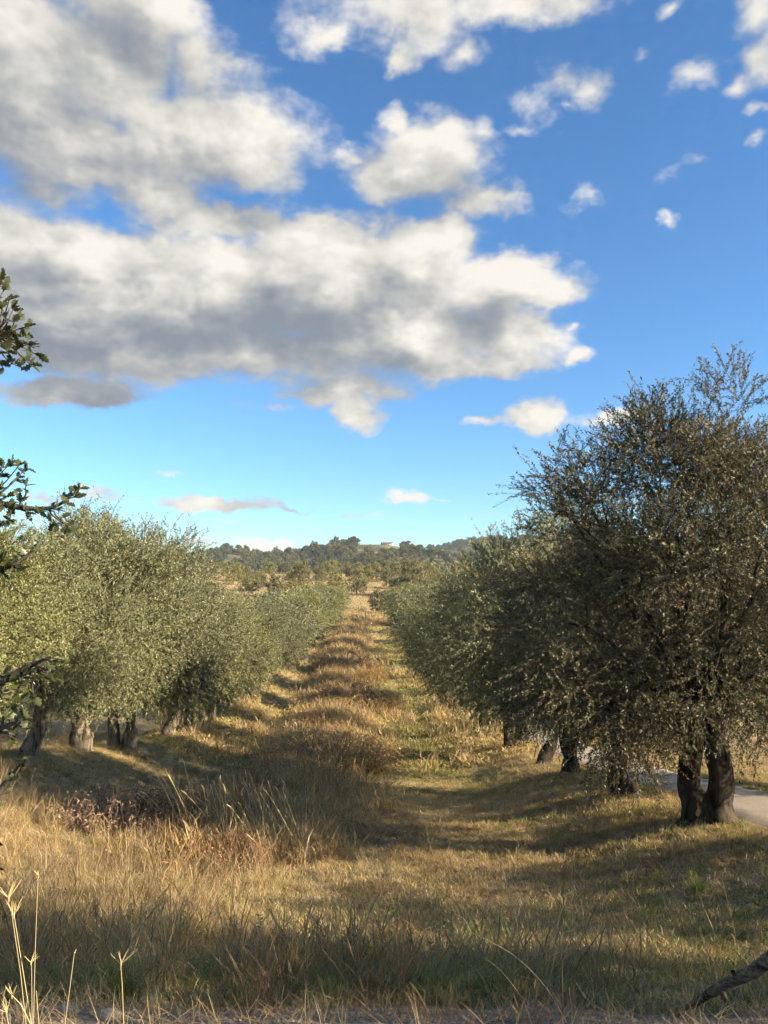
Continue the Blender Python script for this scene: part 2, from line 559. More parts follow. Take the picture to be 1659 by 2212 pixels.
def ground_mat():
    m, T = new_mat('dry meadow ground')
    tc = T.n('ShaderNodeTexCoord')
    P = tc.outputs['Object']
    sep = T.n('ShaderNodeSeparateXYZ')
    T.put(sep.inputs[0], P)
    X, Y = sep.outputs[0], sep.outputs[1]
    n1 = T.noise(P, 0.35, 5.0, 0.6)
    n2 = T.noise(P, 3.0, 5.0, 0.6)
    n3 = T.noise(P, 28.0, 4.0, 0.7)
    straw = T.mix(T.smooth(n2, 0.35, 0.65), (0.32, 0.24, 0.12), (0.45, 0.35, 0.18))
    straw = T.mix(T.m('MULTIPLY', T.smooth(n3, 0.36, 0.62, 0.0, 0.85), T.smooth(Y, 9, 24, 1.0, 0.4)), straw, (0.13, 0.088, 0.048))
    # grass still green on the right of the strip and in damp patches
    gx = T.m('SUBTRACT', X, T.m('MULTIPLY_ADD', Y, -0.021, 2.6))
    gm = T.m('MULTIPLY', T.smooth(T.m('ABSOLUTE', gx), 0.6, 2.6, 1.0, 0.0), T.smooth(Y, 20, 34))
    gm = T.m('MULTIPLY', gm, T.smooth(Y, 75, 130, 1.0, 0.2))
    gm = T.m('MULTIPLY', gm, T.smooth(n1, 0.36, 0.56))
    g2 = T.smooth(n1, 0.56, 0.72, 0.0, 0.55)
    gm = T.m('MAXIMUM', gm, T.m('MULTIPLY', g2, T.smooth(Y, 120, 170, 1.0, 0.0)))
    green = T.mix(T.smooth(n3, 0.35, 0.65), (0.21, 0.215, 0.065), (0.32, 0.30, 0.105))
    col = T.mix(gm, straw, green)
    # bare stony verge at the photographer's feet
    vn = T.m('MULTIPLY_ADD', T.m('SUBTRACT', n2, 0.5), 2.2, Y)
    vg = T.smooth(vn, 4.5, 5.4, 1.0, 0.0)
    grav = T.mix(T.smooth(n3, 0.35, 0.7), (0.14, 0.105, 0.072), (0.31, 0.26, 0.19))
    col = T.mix(vg, col, grav)
    # scrub under the far woods, reddish stubble on the far slope
    st = T.m('MULTIPLY', T.smooth(Y, 130, 190), T.smooth(Y, 420, 520, 1.0, 0.0))
    col = T.mix(T.m('MULTIPLY', st, 0.6), col, T.mix(n1, (0.36, 0.235, 0.125), (0.42, 0.30, 0.16)))
    col = T.mix(T.smooth(Y, 430, 520), col, T.mix(T.smooth(T.noise(P, .03, 4.0, .6), .45, .6), (0.075, 0.080, 0.035), (0.20, 0.17, 0.085)))
    h = T.m('MULTIPLY_ADD', n3, 0.5, n2)
    return finish(m, T, principled(T, col, 0.95, 0.1, bump(T, h, 0.6, 0.06)))


def gravel_mat():
    m, T = new_mat('pale gravel')
    P = T.n('ShaderNodeTexCoord').outputs['Object']
    vo = T.n('ShaderNodeTexVoronoi')
    T.put(vo.inputs['Vector'], P)
    vo.inputs['Scale'].default_value = 42.0
    n = T.noise(P, 1.2, 5.0, 0.6)
    c = T.mix(T.smooth(vo.outputs['Distance'], 0.1, 0.6), (0.56, 0.50, 0.42), (0.36, 0.31, 0.25))
    c = T.mix(T.smooth(n, 0.45, 0.7, 0, .5), c, (0.30, 0.26, 0.20))
    return finish(m, T, principled(T, c, 0.9, 0.15, bump(T, vo.outputs['Distance'], 0.6, 0.015)))


def stone_mat():
    m, T = new_mat('limestone')
    P = T.n('ShaderNodeTexCoord').outputs['Object']
    oi = T.n('ShaderNodeObjectInfo')
    n = T.noise(T.v('ADD', P, oi.outputs['Location']), 14.0, 6.0, 0.65)
    c = T.mix(T.smooth(n, 0.35, 0.65), (0.28, 0.235, 0.17), (0.46, 0.41, 0.33))
    return finish(m, T, principled(T, c, 0.9, 0.15, bump(T, n, 0.8, 0.02)))


def plain_mat(name, c, rough=0.8):
    m, T = new_mat(name)
    P = T.n('ShaderNodeTexCoord').outputs['Object']
    n = T.noise(P, 3.0, 4.0, 0.6)
    return finish(m, T, principled(T, T.mix(n, tuple(q * .75 for q in c), tuple(min(1, q * 1.2) for q in c)), rough, 0.2))


M['ground'] = ground_mat()
M['gravel'] = gravel_mat()
M['stone'] = stone_mat()
M['white_wall'] = plain_mat('white plaster', (0.55, 0.53, 0.49))
M['roof'] = plain_mat('clay roof', (0.30, 0.18, 0.12))
M['window'] = plain_mat('dark window', (0.03, 0.035, 0.04), 0.3)
M['post'] = plain_mat('weathered post', (0.10, 0.085, 0.07))

# ------------------------------------------------------------------ ground sheet
rings = [0.0]
r = 0.5
while r < 4200:
    rings.append(r)
    r *= 1.019 if r < 60 else (1.014 if r < 1700 else 1.06)
rings = np.array(rings[1:])
az = np.concatenate([np.arange(-38, 38, 0.33), np.arange(38, 322, 3.0)])
A, Rg = np.meshgrid(np.radians(az), rings)
GX, GY = (Rg * np.sin(A)), (Rg * np.cos(A))
GZ = ground_z(GX, GY)
nr, na = GX.shape
V = np.stack([GX, GY, GZ], -1).reshape(-1, 3)
V = np.vstack([V, [[0, 0, gz(0, 0)]]])
i = np.arange(nr - 1)[:, None] * na
j = np.arange(na)[None, :]
j2 = (j + 1) % na
F = np.stack([i + j, i + na + j, i + na + j2, i + j2], -1).reshape(-1, 4)
me = mesh_np('ground', V, F, M['ground'], True)
bm = bmesh.new(); bm.from_mesh(me); bm.verts.ensure_lookup_table()
for q in range(na):
    bm.faces.new((bm.verts[nr * na], bm.verts[q], bm.verts[(q + 1) % na]))
bmesh.ops.recalc_face_normals(bm, faces=bm.faces[-na:])
bm.normal_update()
bm.to_mesh(me); bm.free()
ground = link('ground', me)
tag(ground, kind='structure')
# gravel road beyond the right-hand row
ys = np.concatenate([np.arange(-12, 40, .4), np.arange(40, 150, 1.5)])
us = np.linspace(-1, 1, 9)
cx = XROAD(ys)[:, None] + (1.3 + .45 * sstep(20, 14, ys)[:, None]) * us[None, :] + 0.10 * vnoise(ys[:, None] * 1.0, us[None, :] * 3, 1.1, 21)
cyy = np.repeat(ys[:, None], 9, 1)
cz = ground_z(cx, cyy, True)
cz = cz + 0.06 + 0.03 * (1 - us[None, :] ** 2) - 0.14 * (np.abs(us[None, :]) > .99)
V = np.stack([cx, cyy, cz], -1).reshape(-1, 3)
i = np.arange(len(ys) - 1)[:, None] * 9
j = np.arange(8)[None, :]
F = np.stack([i + j, i + j + 1, i + 9 + j + 1, i + 9 + j], -1).reshape(-1, 4)
road = link('gravel_road', mesh_np('gravel_road', V, F, M['gravel'], True))
tag(road, kind='structure')

# ------------------------------------------------------------------ olive trees
def unit(v):
    return v / (np.linalg.norm(v, axis=-1, keepdims=True) + 1e-9)


def leaf_quads(B, D, rg, L, W, up=0.8, curl=0.12):
    n = len(B)
    S = unit(np.cross(D, unit(rg.normal(0, 1, (n, 3)))))
    N = np.cross(S, D)
    flip = (N[:, 2] < 0) & (rg.random(n) < up)
    S[flip] *= -1
    N[flip] *= -1
    l = (L * rg.uniform(.7, 1.25, n))[:, None]
    w = (W * rg.uniform(.75, 1.2, n))[:, None] * .5
    V = np.empty((n, 4, 3))
    V[:, 0] = B
    V[:, 1] = B + D * l * .48 + S * w + N * l * curl * .4
    V[:, 2] = B + D * l - N * l * curl
    V[:, 3] = B + D * l * .48 - S * w + N * l * curl * .4
    F = np.arange(n * 4).reshape(n, 4)
    return V.reshape(-1, 3), F


def crown_parts(seed, clumps, twigs, per, L, W, R=3.6, z0=2.1, z1=7.5, shoots=40, tl=(.35, .75), fill=0.34, skirt=.55, dens=1.0):
    """leaf mesh arrays and the twigs that carry them"""
    rg = np.random.default_rng(seed)
    ph = rg.uniform(0, 6.28, 6)
    t = rg.random(clumps) ** 0.92
    a = rg.uniform(0, 6.283, clumps)
    prof = np.interp(t, [0, .12, .3, .5, .7, .86, 1], [skirt, .86, 1.0, 1.0, .92, .74, .38])
    lob = 1 + .12 * np.sin(2 * a + ph[0]) + .09 * np.sin(3 * a + ph[1] + 3 * t) + .07 * np.sin(5 * a + ph[2] - 5 * t)
    inner = rg.random(clumps) < fill
    f = np.where(inner, rg.uniform(.15, .65, clumps), rg.uniform(.70, 1.0, clumps))
    rad = R * prof * lob * f
    zt = z1 * (1 - .10 * (1 + np.sin(2 * a + ph[3])) * .5 - .05 * (1 + np.sin(3 * a + ph[4])) * .5)
    C = np.stack([rad * np.cos(a), rad * np.sin(a), z0 + (zt - z0) * t + .35 * np.sin(3 * a + ph[5]) * (1 - t)], -1)
    rc = rg.uniform(.40, .92, clumps)
    p = rc ** 2
    ci = rg.choice(clumps, twigs, p=p / p.sum())
    off = unit(rg.normal(0, 1, (twigs, 3))) * (rg.random((twigs, 1)) ** .33) * rc[ci][:, None]
    B = C[ci] + off
    axis = np.array([0, 0, (z0 + z1) * .42])
    outw = unit(B - axis)
    up = np.zeros((twigs, 3))
    up[:, 2] = np.interp((B[:, 2] - z0) / (z1 - z0), [0, .25, .6, 1], [-.30, .0, .2, .45])
    D = unit(outw * .65 + up + unit(off) * .8 + rg.normal(0, .55, (twigs, 3)))
    ln = rg.uniform(tl[0], tl[1], twigs)
    if shoots:                                   # long bare-ish shoots that stand out of the outline
        k = rg.choice(np.where(B[:, 2] > z0 + .45 * (z1 - z0))[0], shoots, replace=False)
        ln[k] = rg.uniform(.8, 1.35, shoots)
        D[k] = unit(D[k] * .9 + np.array([0, 0, .55]) + rg.normal(0, .3, (shoots, 3)))
        k = rg.choice(np.where(B[:, 2] < z0 + .16 * (z1 - z0))[0], shoots // 5, replace=False)
        ln[k] = rg.uniform(.4, .65, len(k))
        D[k] = unit(D[k] * .6 + np.array([0, 0, -.6]))
    bend = rg.normal(0, .22, (twigs, 3))
    bend[:, 2] -= .12
    s = np.tile((np.arange(per) + .5) / per, (twigs, 1)) + rg.normal(0, .02, (twigs, per))
    P = B[:, None] + D[:, None] * (s * ln[:, None])[..., None] + bend[:, None] * ((s * ln[:, None]) ** 2)[..., None]
    Dl = D[:, None] + 2 * bend[:, None] * (s * ln[:, None])[..., None]
    side = unit(np.cross(Dl, rg.normal(0, 1, (twigs, per, 3))))
    LD = unit(unit(Dl) * .75 + side * rg.uniform(.45, 1.05, (twigs, per, 1)))
    V, F = leaf_quads(P.reshape(-1, 3), LD.reshape(-1, 3), rg, L, W)
    return V, F, (B, D, bend, ln), C


def twig_mesh(name, tw, width, mat, rg, step=1):
    B, D, bend, ln = [q[::step] for q in tw]
    n = len(B)
    V = []
    S = unit(np.cross(D, unit(rg.normal(0, 1, (n, 3)))))
    S2 = np.cross(D, S)
    for s, w in ((-.15, 1.0), (.5, .7), (1.0, .25)):
        c = B + D * (s * ln)[:, None] + bend * ((s * ln) ** 2)[:, None]
        for q in (S, -S * .5 + S2 * .87, -S * .5 - S2 * .87):
            V.append(c + q * width * w)
    V = np.stack(V, 1).reshape(-1, 3)
    base = (np.arange(n) * 9)[:, None, None]
    q = np.array([[a + o, (a + 1) % 3 + o, (a + 1) % 3 + 3 + o, a + 3 + o] for o in (0, 3) for a in range(3)])
    F = (base + q[None]).reshape(-1, 4)
    return mesh_np(name, V, F, mat, True)


def curve_pts(p0, p1, rg, n=7, wob=.12, sag=0.0):
    p0 = np.array(p0, float)
    p1 = np.array(p1, float)
    t = np.linspace(0, 1, n)[:, None]
    P = p0 + (p1 - p0) * t
    w = rg.normal(0, wob, (n, 3)) * np.sin(t * math.pi)
    for _ in range(1):
        w[1:-1] = (w[:-2] + 2 * w[1:-1] + w[2:]) / 4
    P = P + w
    P[:, 2] += sag * np.sin(t[:, 0] * math.pi)
    return P


def trunk_mesh(name, seed, stems, C, sides=10, girth=.27, lean=(0, 0), limbs=10, mat=None, spread=2.4):
    """gnarled stems rising from a flared foot, splitting into limbs that reach into the crown"""
    rg = np.random.default_rng(seed)
    g = Geo()
    tips = []
    a0 = rg.uniform(0, 6.28)
    for k in range(stems):
        a = a0 + k * 6.283 / max(stems, 1) + rg.normal(0, .2)
        o = (.0 if stems == 1 else girth * .95)
        p0 = np.array([o * math.cos(a), o * math.sin(a), -.25])
        hgt = rg.uniform(1.7, 2.3)
        p1 = np.array([p0[0] * spread + lean[0] + rg.normal(0, .1), p0[1] * spread + lean[1] + rg.normal(0, .1), hgt])
        P = curve_pts(p0, p1, rg, 12, .10)
        t = np.linspace(0, 1, 12)
        rad = girth * (1.0 - .42 * t) * (1 + .75 * np.exp(-t * 8)) * (1 if stems == 1 else .86)
        g.tube(P, rad, sides, .20, seed + k)
        for q in range(2):                        # root spurs
            b = a + rg.normal(0, .9)
            e = p0 + np.array([math.cos(b) * girth * 2.3, math.sin(b) * girth * 2.3, .05])
            g.tube(curve_pts(P[2] * np.array([1, 1, 1]), e, rg, 6, .03), np.linspace(girth * .5, girth * .16, 6), 6, .15, seed + 30 + q)
        for q in range(rg.integers(1, 3)):        # burrs
            w = P[rg.integers(2, 9)] + rg.normal(0, girth * .45, 3) * np.array([1, 1, .2])
            g.tube([w - [0, 0, .16], w - [0, 0, .06], w + [0, 0, .06], w + [0, 0, .16]], [girth * .1, girth * .5, girth * .5, girth * .1], 7, .2, seed + q)
        tips.append((P[-1], P[-1] - P[-2], rad[-1]))
    order = rg.permutation(len(C))
    used = 0
    for k in order:
        c = C[k]
        if c[2] < 2.2:
            continue
        d = [np.linalg.norm((c - tp[0])[:2]) for tp in tips]
        tp = tips[int(np.argmin(d))]
        P = curve_pts(tp[0] - np.array([0, 0, .25]), c, rg, 8, .22, .35)
        g.tube(P, np.linspace(tp[2] * .5, .014, 8), 6, .1, seed + used)
        used += 1
        if used >= limbs:
            break
    return g.build(name, mat or M['bark'])


SPEC = {   # clumps, twigs, leaves per twig, leaf length, leaf width
    'near': dict(clumps=150, twigs=10200, per=33, L=.066, W=.0215, shoots=20, tl=(.35, .75), fill=.42),
    'mid': dict(clumps=110, twigs=4600, per=23, L=.102, W=.033, shoots=18, tl=(.35, .8)),
    'midfar': dict(clumps=80, twigs=1700, per=15, L=.22, W=.072, shoots=16, tl=(.4, .8)),
    'far': dict(clumps=46, twigs=560, per=9, L=.40, W=.15, shoots=0, tl=(.4, .8), skirt=.8),
}
OLIVE = {}


def olive_variant(key, seed, kind, stems=2, girth=.27, lean=(0, 0), **over):
    sp = dict(SPEC[kind]); sp.update(over)
    V, F, tw, C = crown_parts(seed, **sp)
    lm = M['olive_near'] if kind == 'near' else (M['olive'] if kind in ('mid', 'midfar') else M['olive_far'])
    crown = mesh_np('olive_crown', V, F, lm)
    twigs = None
    if kind in ('near', 'mid'):
        twigs = twig_mesh('olive_twigs', tw, .0042 if kind == 'near' else .008, M['twig'], np.random.default_rng(seed + 5), 1 if kind == 'near' else 2)
    trunk = trunk_mesh('olive_trunk', seed + 9, stems, C, 12 if kind in ('near', 'mid') else 7, girth, lean,
                       {'near': 22, 'mid': 16, 'midfar': 12, 'far': 5}[kind], None, 1.35 if kind == 'near' else 2.2)
    OLIVE[key] = (crown, twigs, trunk)


olive_variant('nA', 11, 'near', 2, .34, z0=1.95, skirt=.6, z1=8.7, R=3.4)
olive_variant('nB', 12, 'near', 1, .33, (.25, .1), z0=2.2, skirt=.55, twigs=5600)
olive_variant('mA', 21, 'mid', 2, .26)
olive_variant('mB', 22, 'mid', 1, .33, (-.35, .1), z0=2.0)
olive_variant('mC', 23, 'mid', 3, .24, z0=1.8, R=3.7)
olive_variant('dA', 31, 'midfar', 1, .28)
olive_variant('dB', 32, 'midfar', 2, .24, z0=1.7)
olive_variant('fA', 41, 'far', 1, .20, R=3.5, z0=1.5, z1=6.0)
olive_variant('fB', 42, 'far', 2, .17, R=3.3, z0=1.3, z1=5.4)
olive_variant('fC', 43, 'far', 1, .20, R=2.9, z0=1.7, z1=6.3)


def olive(key, x, y, label, group=None, rz=0.0, s=1.0, sz=1.0, sink=.06, slim=1.0):
    crown, twigs, trunk = OLIVE[key]
    t = empty('olive_tree', (x, y, gz(x, y) - sink), label, 'olive tree', group, rz)
    t.scale = (s, s * slim, s * sz)
    tr = link('trunk', trunk, t)
    if x < -5:                                   # left trunks take the lit bark, sunlight put into its colour
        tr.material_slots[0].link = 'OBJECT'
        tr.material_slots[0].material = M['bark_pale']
    c = tag(link('crown', crown, t), kind='stuff')
    if twigs:
        tag(link('twigs', twigs, c), kind='stuff')
    return t


ORD = ['first', 'second', 'third', 'fourth', 'fifth', 'sixth', 'seventh', 'eighth', 'ninth', 'tenth', 'eleventh', 'twelfth', 'thirteenth',
       'fourteenth', 'fifteenth', 'sixteenth', 'seventeenth', 'eighteenth', 'nineteenth', 'twentieth']
rg = random.Random(5)


def row_height(y): return float(np.interp(y, [0, 40, 60, 80, 100, 125], [1.0, 1.0, .86, .78, .70, .60]))


right_rows = [15.0, 19.0, 24.6, 28.6, 34.0, 41.0, 48.6, 56.0, 64, 72.5, 81, 90, 99.5, 109, 119]
rkeys = ['nA', 'nB', 'mA', 'mB', 'mC', 'mA', 'mB', 'mC', 'dA', 'dB', 'dA', 'dB', 'dA', 'dB', 'dA', 'dB', 'dA', 'dB']
rspecial = {0: 'largest olive tree nearest on the right, forked black trunk beside the gravel road',
            1: 'second olive of the right row, low leafy twigs hanging over its trunk',
            2: 'third olive of the right row, single bare dark trunk on the bank',
            3: 'fourth olive of the right row, trunk lit along its right edge'}
for k, y in enumerate(right_rows):
    x = XR(y) + (rg.uniform(-.25, .25) if k > 1 else (.3, .0)[k])
    s = [1.0, .78, .98, .84, 1.04][k] if k < 5 else rg.uniform(.92, 1.0)
    olive(rkeys[k], x, y, rspecial.get(k, '%s olive from the camera in the right-hand row' % ORD[k]), 'right-hand row of olives',
          [.1, 3.0, .2, 3.3][k] if k < 4 else rg.choice((0, math.pi)) + rg.uniform(-.25, .25), s, rg.uniform(1.03, 1.10) * row_height(y) if k else .94, slim=(.86, .84)[k] if k < 2 else .60)
left_rows = [17.5, 22.0, 26.0, 29.4, 35.5, 38.3, 42.2, 48, 54.5, 61, 68, 76, 84, 93, 102, 111, 121]
lkeys = ['mA', 'mB', 'mA', 'mC', 'mB', 'mA', 'mC', 'mA', 'mB', 'dA', 'dB', 'dA', 'dB', 'dA', 'dB', 'dA', 'dB']
lspecial = {0: 'olive at the left edge, nearest in the left row, mostly outside the picture',
            1: 'olive with dark leaning trunk at far left, behind the oak leaves',
            2: 'olive with pale sunlit burred foot, third in the left row'}
for k, y in enumerate(left_rows):
    x = XL(y) + (rg.uniform(-.2, .2) if k > 1 else 0)
    olive(lkeys[k], x, y, lspecial.get(k, '%s olive from the camera in the left-hand row' % ORD[k]), 'left-hand row of olives',
          rg.choice((0, math.pi)) + rg.uniform(-.3, .3), rg.uniform(.86, 1.10) * {0: .70, 1: .84, 2: .97, 3: .98, 4: .99}.get(k, 1), rg.uniform(.94, 1.06) * row_height(y), slim=.76)
# olives off to both sides whose shadows reach the grass
olive('mC', 12.9, 19.3, 'olive beyond the gravel road at the right edge of the picture', 'olives off to the right', 1.2, .98)
olive('mC', 8.2, 3.1, 'olive standing beside the photographer on the right, shading the verge', 'olives off to the right', 3.1, .76, slim=.8)
for k, (x, y) in enumerate([(-25, 27), (-26, 36), (-25, 46), (-26.5, 57), (-26, 69), (-27, 82)]):
    olive('dA' if k % 2 else 'dB', x, y, 'olive in the second row behind the left-hand row, %s from the camera' % ORD[k], 'second row on the left',
          rg.uniform(0, 6.28), rg.uniform(.9, 1.05))
# open orchard on the far slope
FAR = [(458, 268), (513, 284), (584, 275), (651, 280), (714, 268), (777, 275), (812, 290), (842, 270), (877, 280), (907, 268), (937, 275),
       (485, 300), (620, 310), (745, 308), (860, 305), (895, 300),
       (463, 236), (532, 232), (560, 226), (630, 228), (690, 226), (722, 238), (760, 240), (794, 232), (825, 225), (859, 236),
       (890, 228), (920, 236), (952, 230), (650, 204), (846, 200), (885, 196), (912, 205), (945, 198), (868, 176), (900, 172), (930, 178),
       (560, 190), (600, 172), (640, 165), (680, 158), (970, 240), (990, 210), (430, 250), (400, 265), (505, 212), (540, 175)]
for k, (px, Y) in enumerate(FAR):
    x = (px - 829.5) / FPX * Y
    row = 'crest' if Y > 255 else ('middle' if Y > 215 else 'lower')
    olive('fA fB fC'.split()[k % 3], x, Y, {'crest': 'round olive on the crest of the far slope', 'middle': 'round olive halfway up the far slope',
                                          'lower': 'round olive at the foot of the far slope'}[row], 'orchard on the far slope, %s part' % row,
          rg.uniform(0, 6.28), rg.uniform(.62, .95), rg.uniform(.85, 1.1), .1)
olive('fC', (824 - 829.5) / FPX * 138, 138, 'small low olive standing alone right of the fence posts', None, .4, .72, .85, .1)
olive('fC', (771 - 829.5) / FPX * 178, 178, 'olive with visible trunk alone at the top of the grass alley', None, 2.4, .86, 1.0, .1)
olive('fC', (729 - 829.5) / FPX * 174, 174, 'small dark olive left of the lone one atop the alley', None, 4.4, .74, 1.0, .1)

# ------------------------------------------------------------------ scattered growth (grass, far woods): one object each
def scatter(name, P, rot, scl, vid, variants, label=None):
    col = bpy.data.collections.new(name + '_kinds')
    for k, (me) in enumerate(variants):
        o = bpy.data.objects.new('%s_%02d' % (name, k), me)
        col.objects.link(o)
    n = len(P)
    me = bpy.data.meshes.new(name)
    me.vertices.add(n)
    me.vertices.foreach_set('co', np.asarray(P, np.float32).ravel())
    for an, tp, arr in (('rot', 'FLOAT_VECTOR', rot), ('scl', 'FLOAT_VECTOR', scl)):
        at_ = me.attributes.new(an, tp, 'POINT')
        at_.data.foreach_set('vector', np.asarray(arr, np.float32).ravel())
    at_ = me.attributes.new('vid', 'INT', 'POINT')
    at_.data.foreach_set('value', np.asarray(vid, np.int32))
    ob = link(name, me)
    ng = bpy.data.node_groups.new(name, 'GeometryNodeTree')
    ng.interface.new_socket('Geometry', in_out='INPUT', socket_type='NodeSocketGeometry')
    ng.interface.new_socket('Geometry', in_out='OUTPUT', socket_type='NodeSocketGeometry')
    N = ng.nodes
    gi, go = N.new('NodeGroupInput'), N.new('NodeGroupOutput')
    mp = N.new('GeometryNodeMeshToPoints')
    ci = N.new('GeometryNodeCollectionInfo')
    ci.inputs['Collection'].default_value = col
    ci.inputs['Separate Children'].default_value = True
    ci.inputs['Reset Children'].default_value = True
    ip = N.new('GeometryNodeInstanceOnPoints')
    ip.inputs['Pick Instance'].default_value = True
    L = ng.links.new
    L(gi.outputs[0], mp.inputs[0])
    L(mp.outputs[0], ip.inputs['Points'])
    L(ci.outputs[0], ip.inputs['Instance'])
    for an, tp, sk in (('rot', 'FLOAT_VECTOR', 'Rotation'), ('scl', 'FLOAT_VECTOR', 'Scale'), ('vid', 'INT', 'Instance Index')):
        na_ = N.new('GeometryNodeInputNamedAttribute')
        na_.data_type = tp
        na_.inputs['Name'].default_value = an
        L(na_.outputs['Attribute'], ip.inputs[sk])
    L(ip.outputs[0], go.inputs[0])
    md = ob.modifiers.new('scatter', 'NODES')
    md.node_group = ng
    tag(ob, label, kind='stuff')
    return ob


def blades(seed, n, h, spread, w, lean=.35, arch=.5, mat=None, heads=0.0, wind=(0, 0), name='tuft'):
    rg = np.random.default_rng(seed)
    a = rg.uniform(0, 6.283, n)
    rr = spread * np.sqrt(rg.random(n))
    B = np.stack([rr * np.cos(a), rr * np.sin(a), np.full(n, -.02)], -1)
    hh = rg.uniform(h[0], h[1], n)
    a2 = rg.uniform(0, 6.283, n)
    ln = np.abs(rg.normal(0, lean, n))
    D = np.stack([np.cos(a2) * ln + wind[0], np.sin(a2) * ln + wind[1], np.ones(n)], -1)
    D = unit(D)
    bend = np.stack([np.cos(a2), np.sin(a2), -.5 * np.ones(n)], -1) * (arch * rg.uniform(.2, 1, n))[:, None]
    f = rg.uniform(0, 6.283, n)
    S = np.stack([np.cos(f), np.sin(f), np.zeros(n)], -1)
    ww = (w * rg.uniform(.6, 1.3, n))[:, None]
    head = rg.random(n) < heads
    prof = [(0, 1.0), (.4, .9), (.75, .65), (1.0, .12)]
    rows = []
    for s, k in prof:
        c = B + D * (hh * s)[:, None] + bend * ((hh * s) ** 2 / np.maximum(hh, .05))[:, None] * s
        kk = np.where(head, {0: .7, .4: .6, .75: 2.2, 1.0: .8}[s], k)[:, None]
        rows += [c - S * ww * kk * .5, c + S * ww * kk * .5]
    V = np.stack(rows, 1).reshape(-1, 3)
    q = np.array([[0, 1, 3, 2], [2, 3, 5, 4], [4, 5, 7, 6]])
    F = ((np.arange(n) * 8)[:, None, None] + q[None]).reshape(-1, 4)
    return mesh_np(name, V, F, mat)


G_SHORT = [blades(100 + k, 70, (.03, .12), .20, .0075, .8, .6, M['straw']) for k in range(4)]
G_GREEN = [blades(120 + k, 70, (.035, .13), .20, .0080, .7, .7, M['green_grass']) for k in range(3)]
G_MID = [blades(140 + k, 42, (.14, .42), .16, .0055, .35, .5, M['straw'], .15) for k in range(4)]
G_TALL = [blades(160 + k, 26, (.45, 1.0), .15, .0055, .25, .35, M['straw_tall'], .5, (-.12, .0)) for k in range(5)]
G_GRTALL = [blades(180 + k, 46, (.22, .55), .13, .0065, .35, .8, M['green_grass']) for k in range(4)]
G_FSHORT = [blades(200 + k, 60, (.05, .15), .55, .028, .7, .6, M['straw_far']) for k in range(3)]
G_FGREEN = [blades(210 + k, 60, (.05, .15), .55, .028, .7, .6, M['green_grass']) for k in range(3)]
G_FTALL = [blades(220 + k, 44, (.35, .85), .45, .020, .3, .5, M['straw_mound'], .3, (-.15, 0)) for k in range(3)]

rgn = np.random.default_rng(77)


def field(n, r0, r1, amax=31.0):
    r = r0 * (r1 / r0) ** rgn.random(n)
    a = np.radians(rgn.uniform(-amax, amax, n))
    x, y = r * np.sin(a), r * np.cos(a)
    return x, y, r


def ok_place(x, y, road=1.15):
    return np.abs(x - XROAD(y)) > road + .45 * sstep(20, 14, y)


def greenness(x, y):
    n1 = vnoise(x, y, 3.2, 31) * .6 + vnoise(x, y, 1.1, 32) * .4
    gx = x - (2.6 - .021 * y)
    g = np.exp(-(gx / 1.7) ** 2) * sstep(20, 34, y) * (1 - .8 * sstep(75, 130, y)) * .62
    g = np.maximum(g, .36 * (1 - sstep(4.6, 8.5, y)))                       # shaded foot of the verge
    g = np.maximum(g, .16 * sstep(1.5, 4, x) * (1 - sstep(22, 30, y)))
    g = np.maximum(g, .25 * sstep(2, 5, -x) * sstep(18, 26, y) * (1 - sstep(60, 90, y)))
    return np.clip(g + .22 * n1 + .04, 0, 1)


def tallness(x, y):
    s = np.exp(-((x - XS(y)) / 1.6) ** 2) * sstep(16, 24, y)
    s = np.maximum(s, (1 - sstep(-3.0, -.6, x)) * (1 - sstep(15, 20, y)) * .8)      # rough grass, left foreground
    s = np.maximum(s, (1 - sstep(6.2, 9.4, y)) * .78 * (1 - .8 * sstep(.6, 1.8, x)))
    s = np.maximum(s, .8 * (1 - sstep(-15.0, -12.6, x)) * sstep(14, 20, y))                # unmown field behind the left row
    s = s * (1 - .75 * np.exp(-((x - 3.4) / 1.6) ** 2) * sstep(6.0, 8, y))
    return np.clip(s * (1 + .45 * vnoise(x, y, 1.7, 33)) + .2 * vnoise(x, y, .8, 34), 0, 1)


def emit(name, x, y, keep, size, variants, tilt=.12, szr=(.75, 1.3), label=None):
    x, y = x[keep], y[keep]
    n = len(x)
    z = ground_z(x, y)
    rot = np.stack([rgn.normal(0, tilt, n), rgn.normal(0, tilt, n), rgn.uniform(0, 6.28, n)], -1)
    s = (size[keep] if isinstance(size, np.ndarray) else np.full(n, size)) * rgn.uniform(szr[0], szr[1], n)
    scl = np.stack([s, s, s * rgn.uniform(.8, 1.2, n)], -1)
    return scatter(name, np.stack([x, y, z], -1), rot, scl, rgn.integers(0, len(variants), n), variants, label)


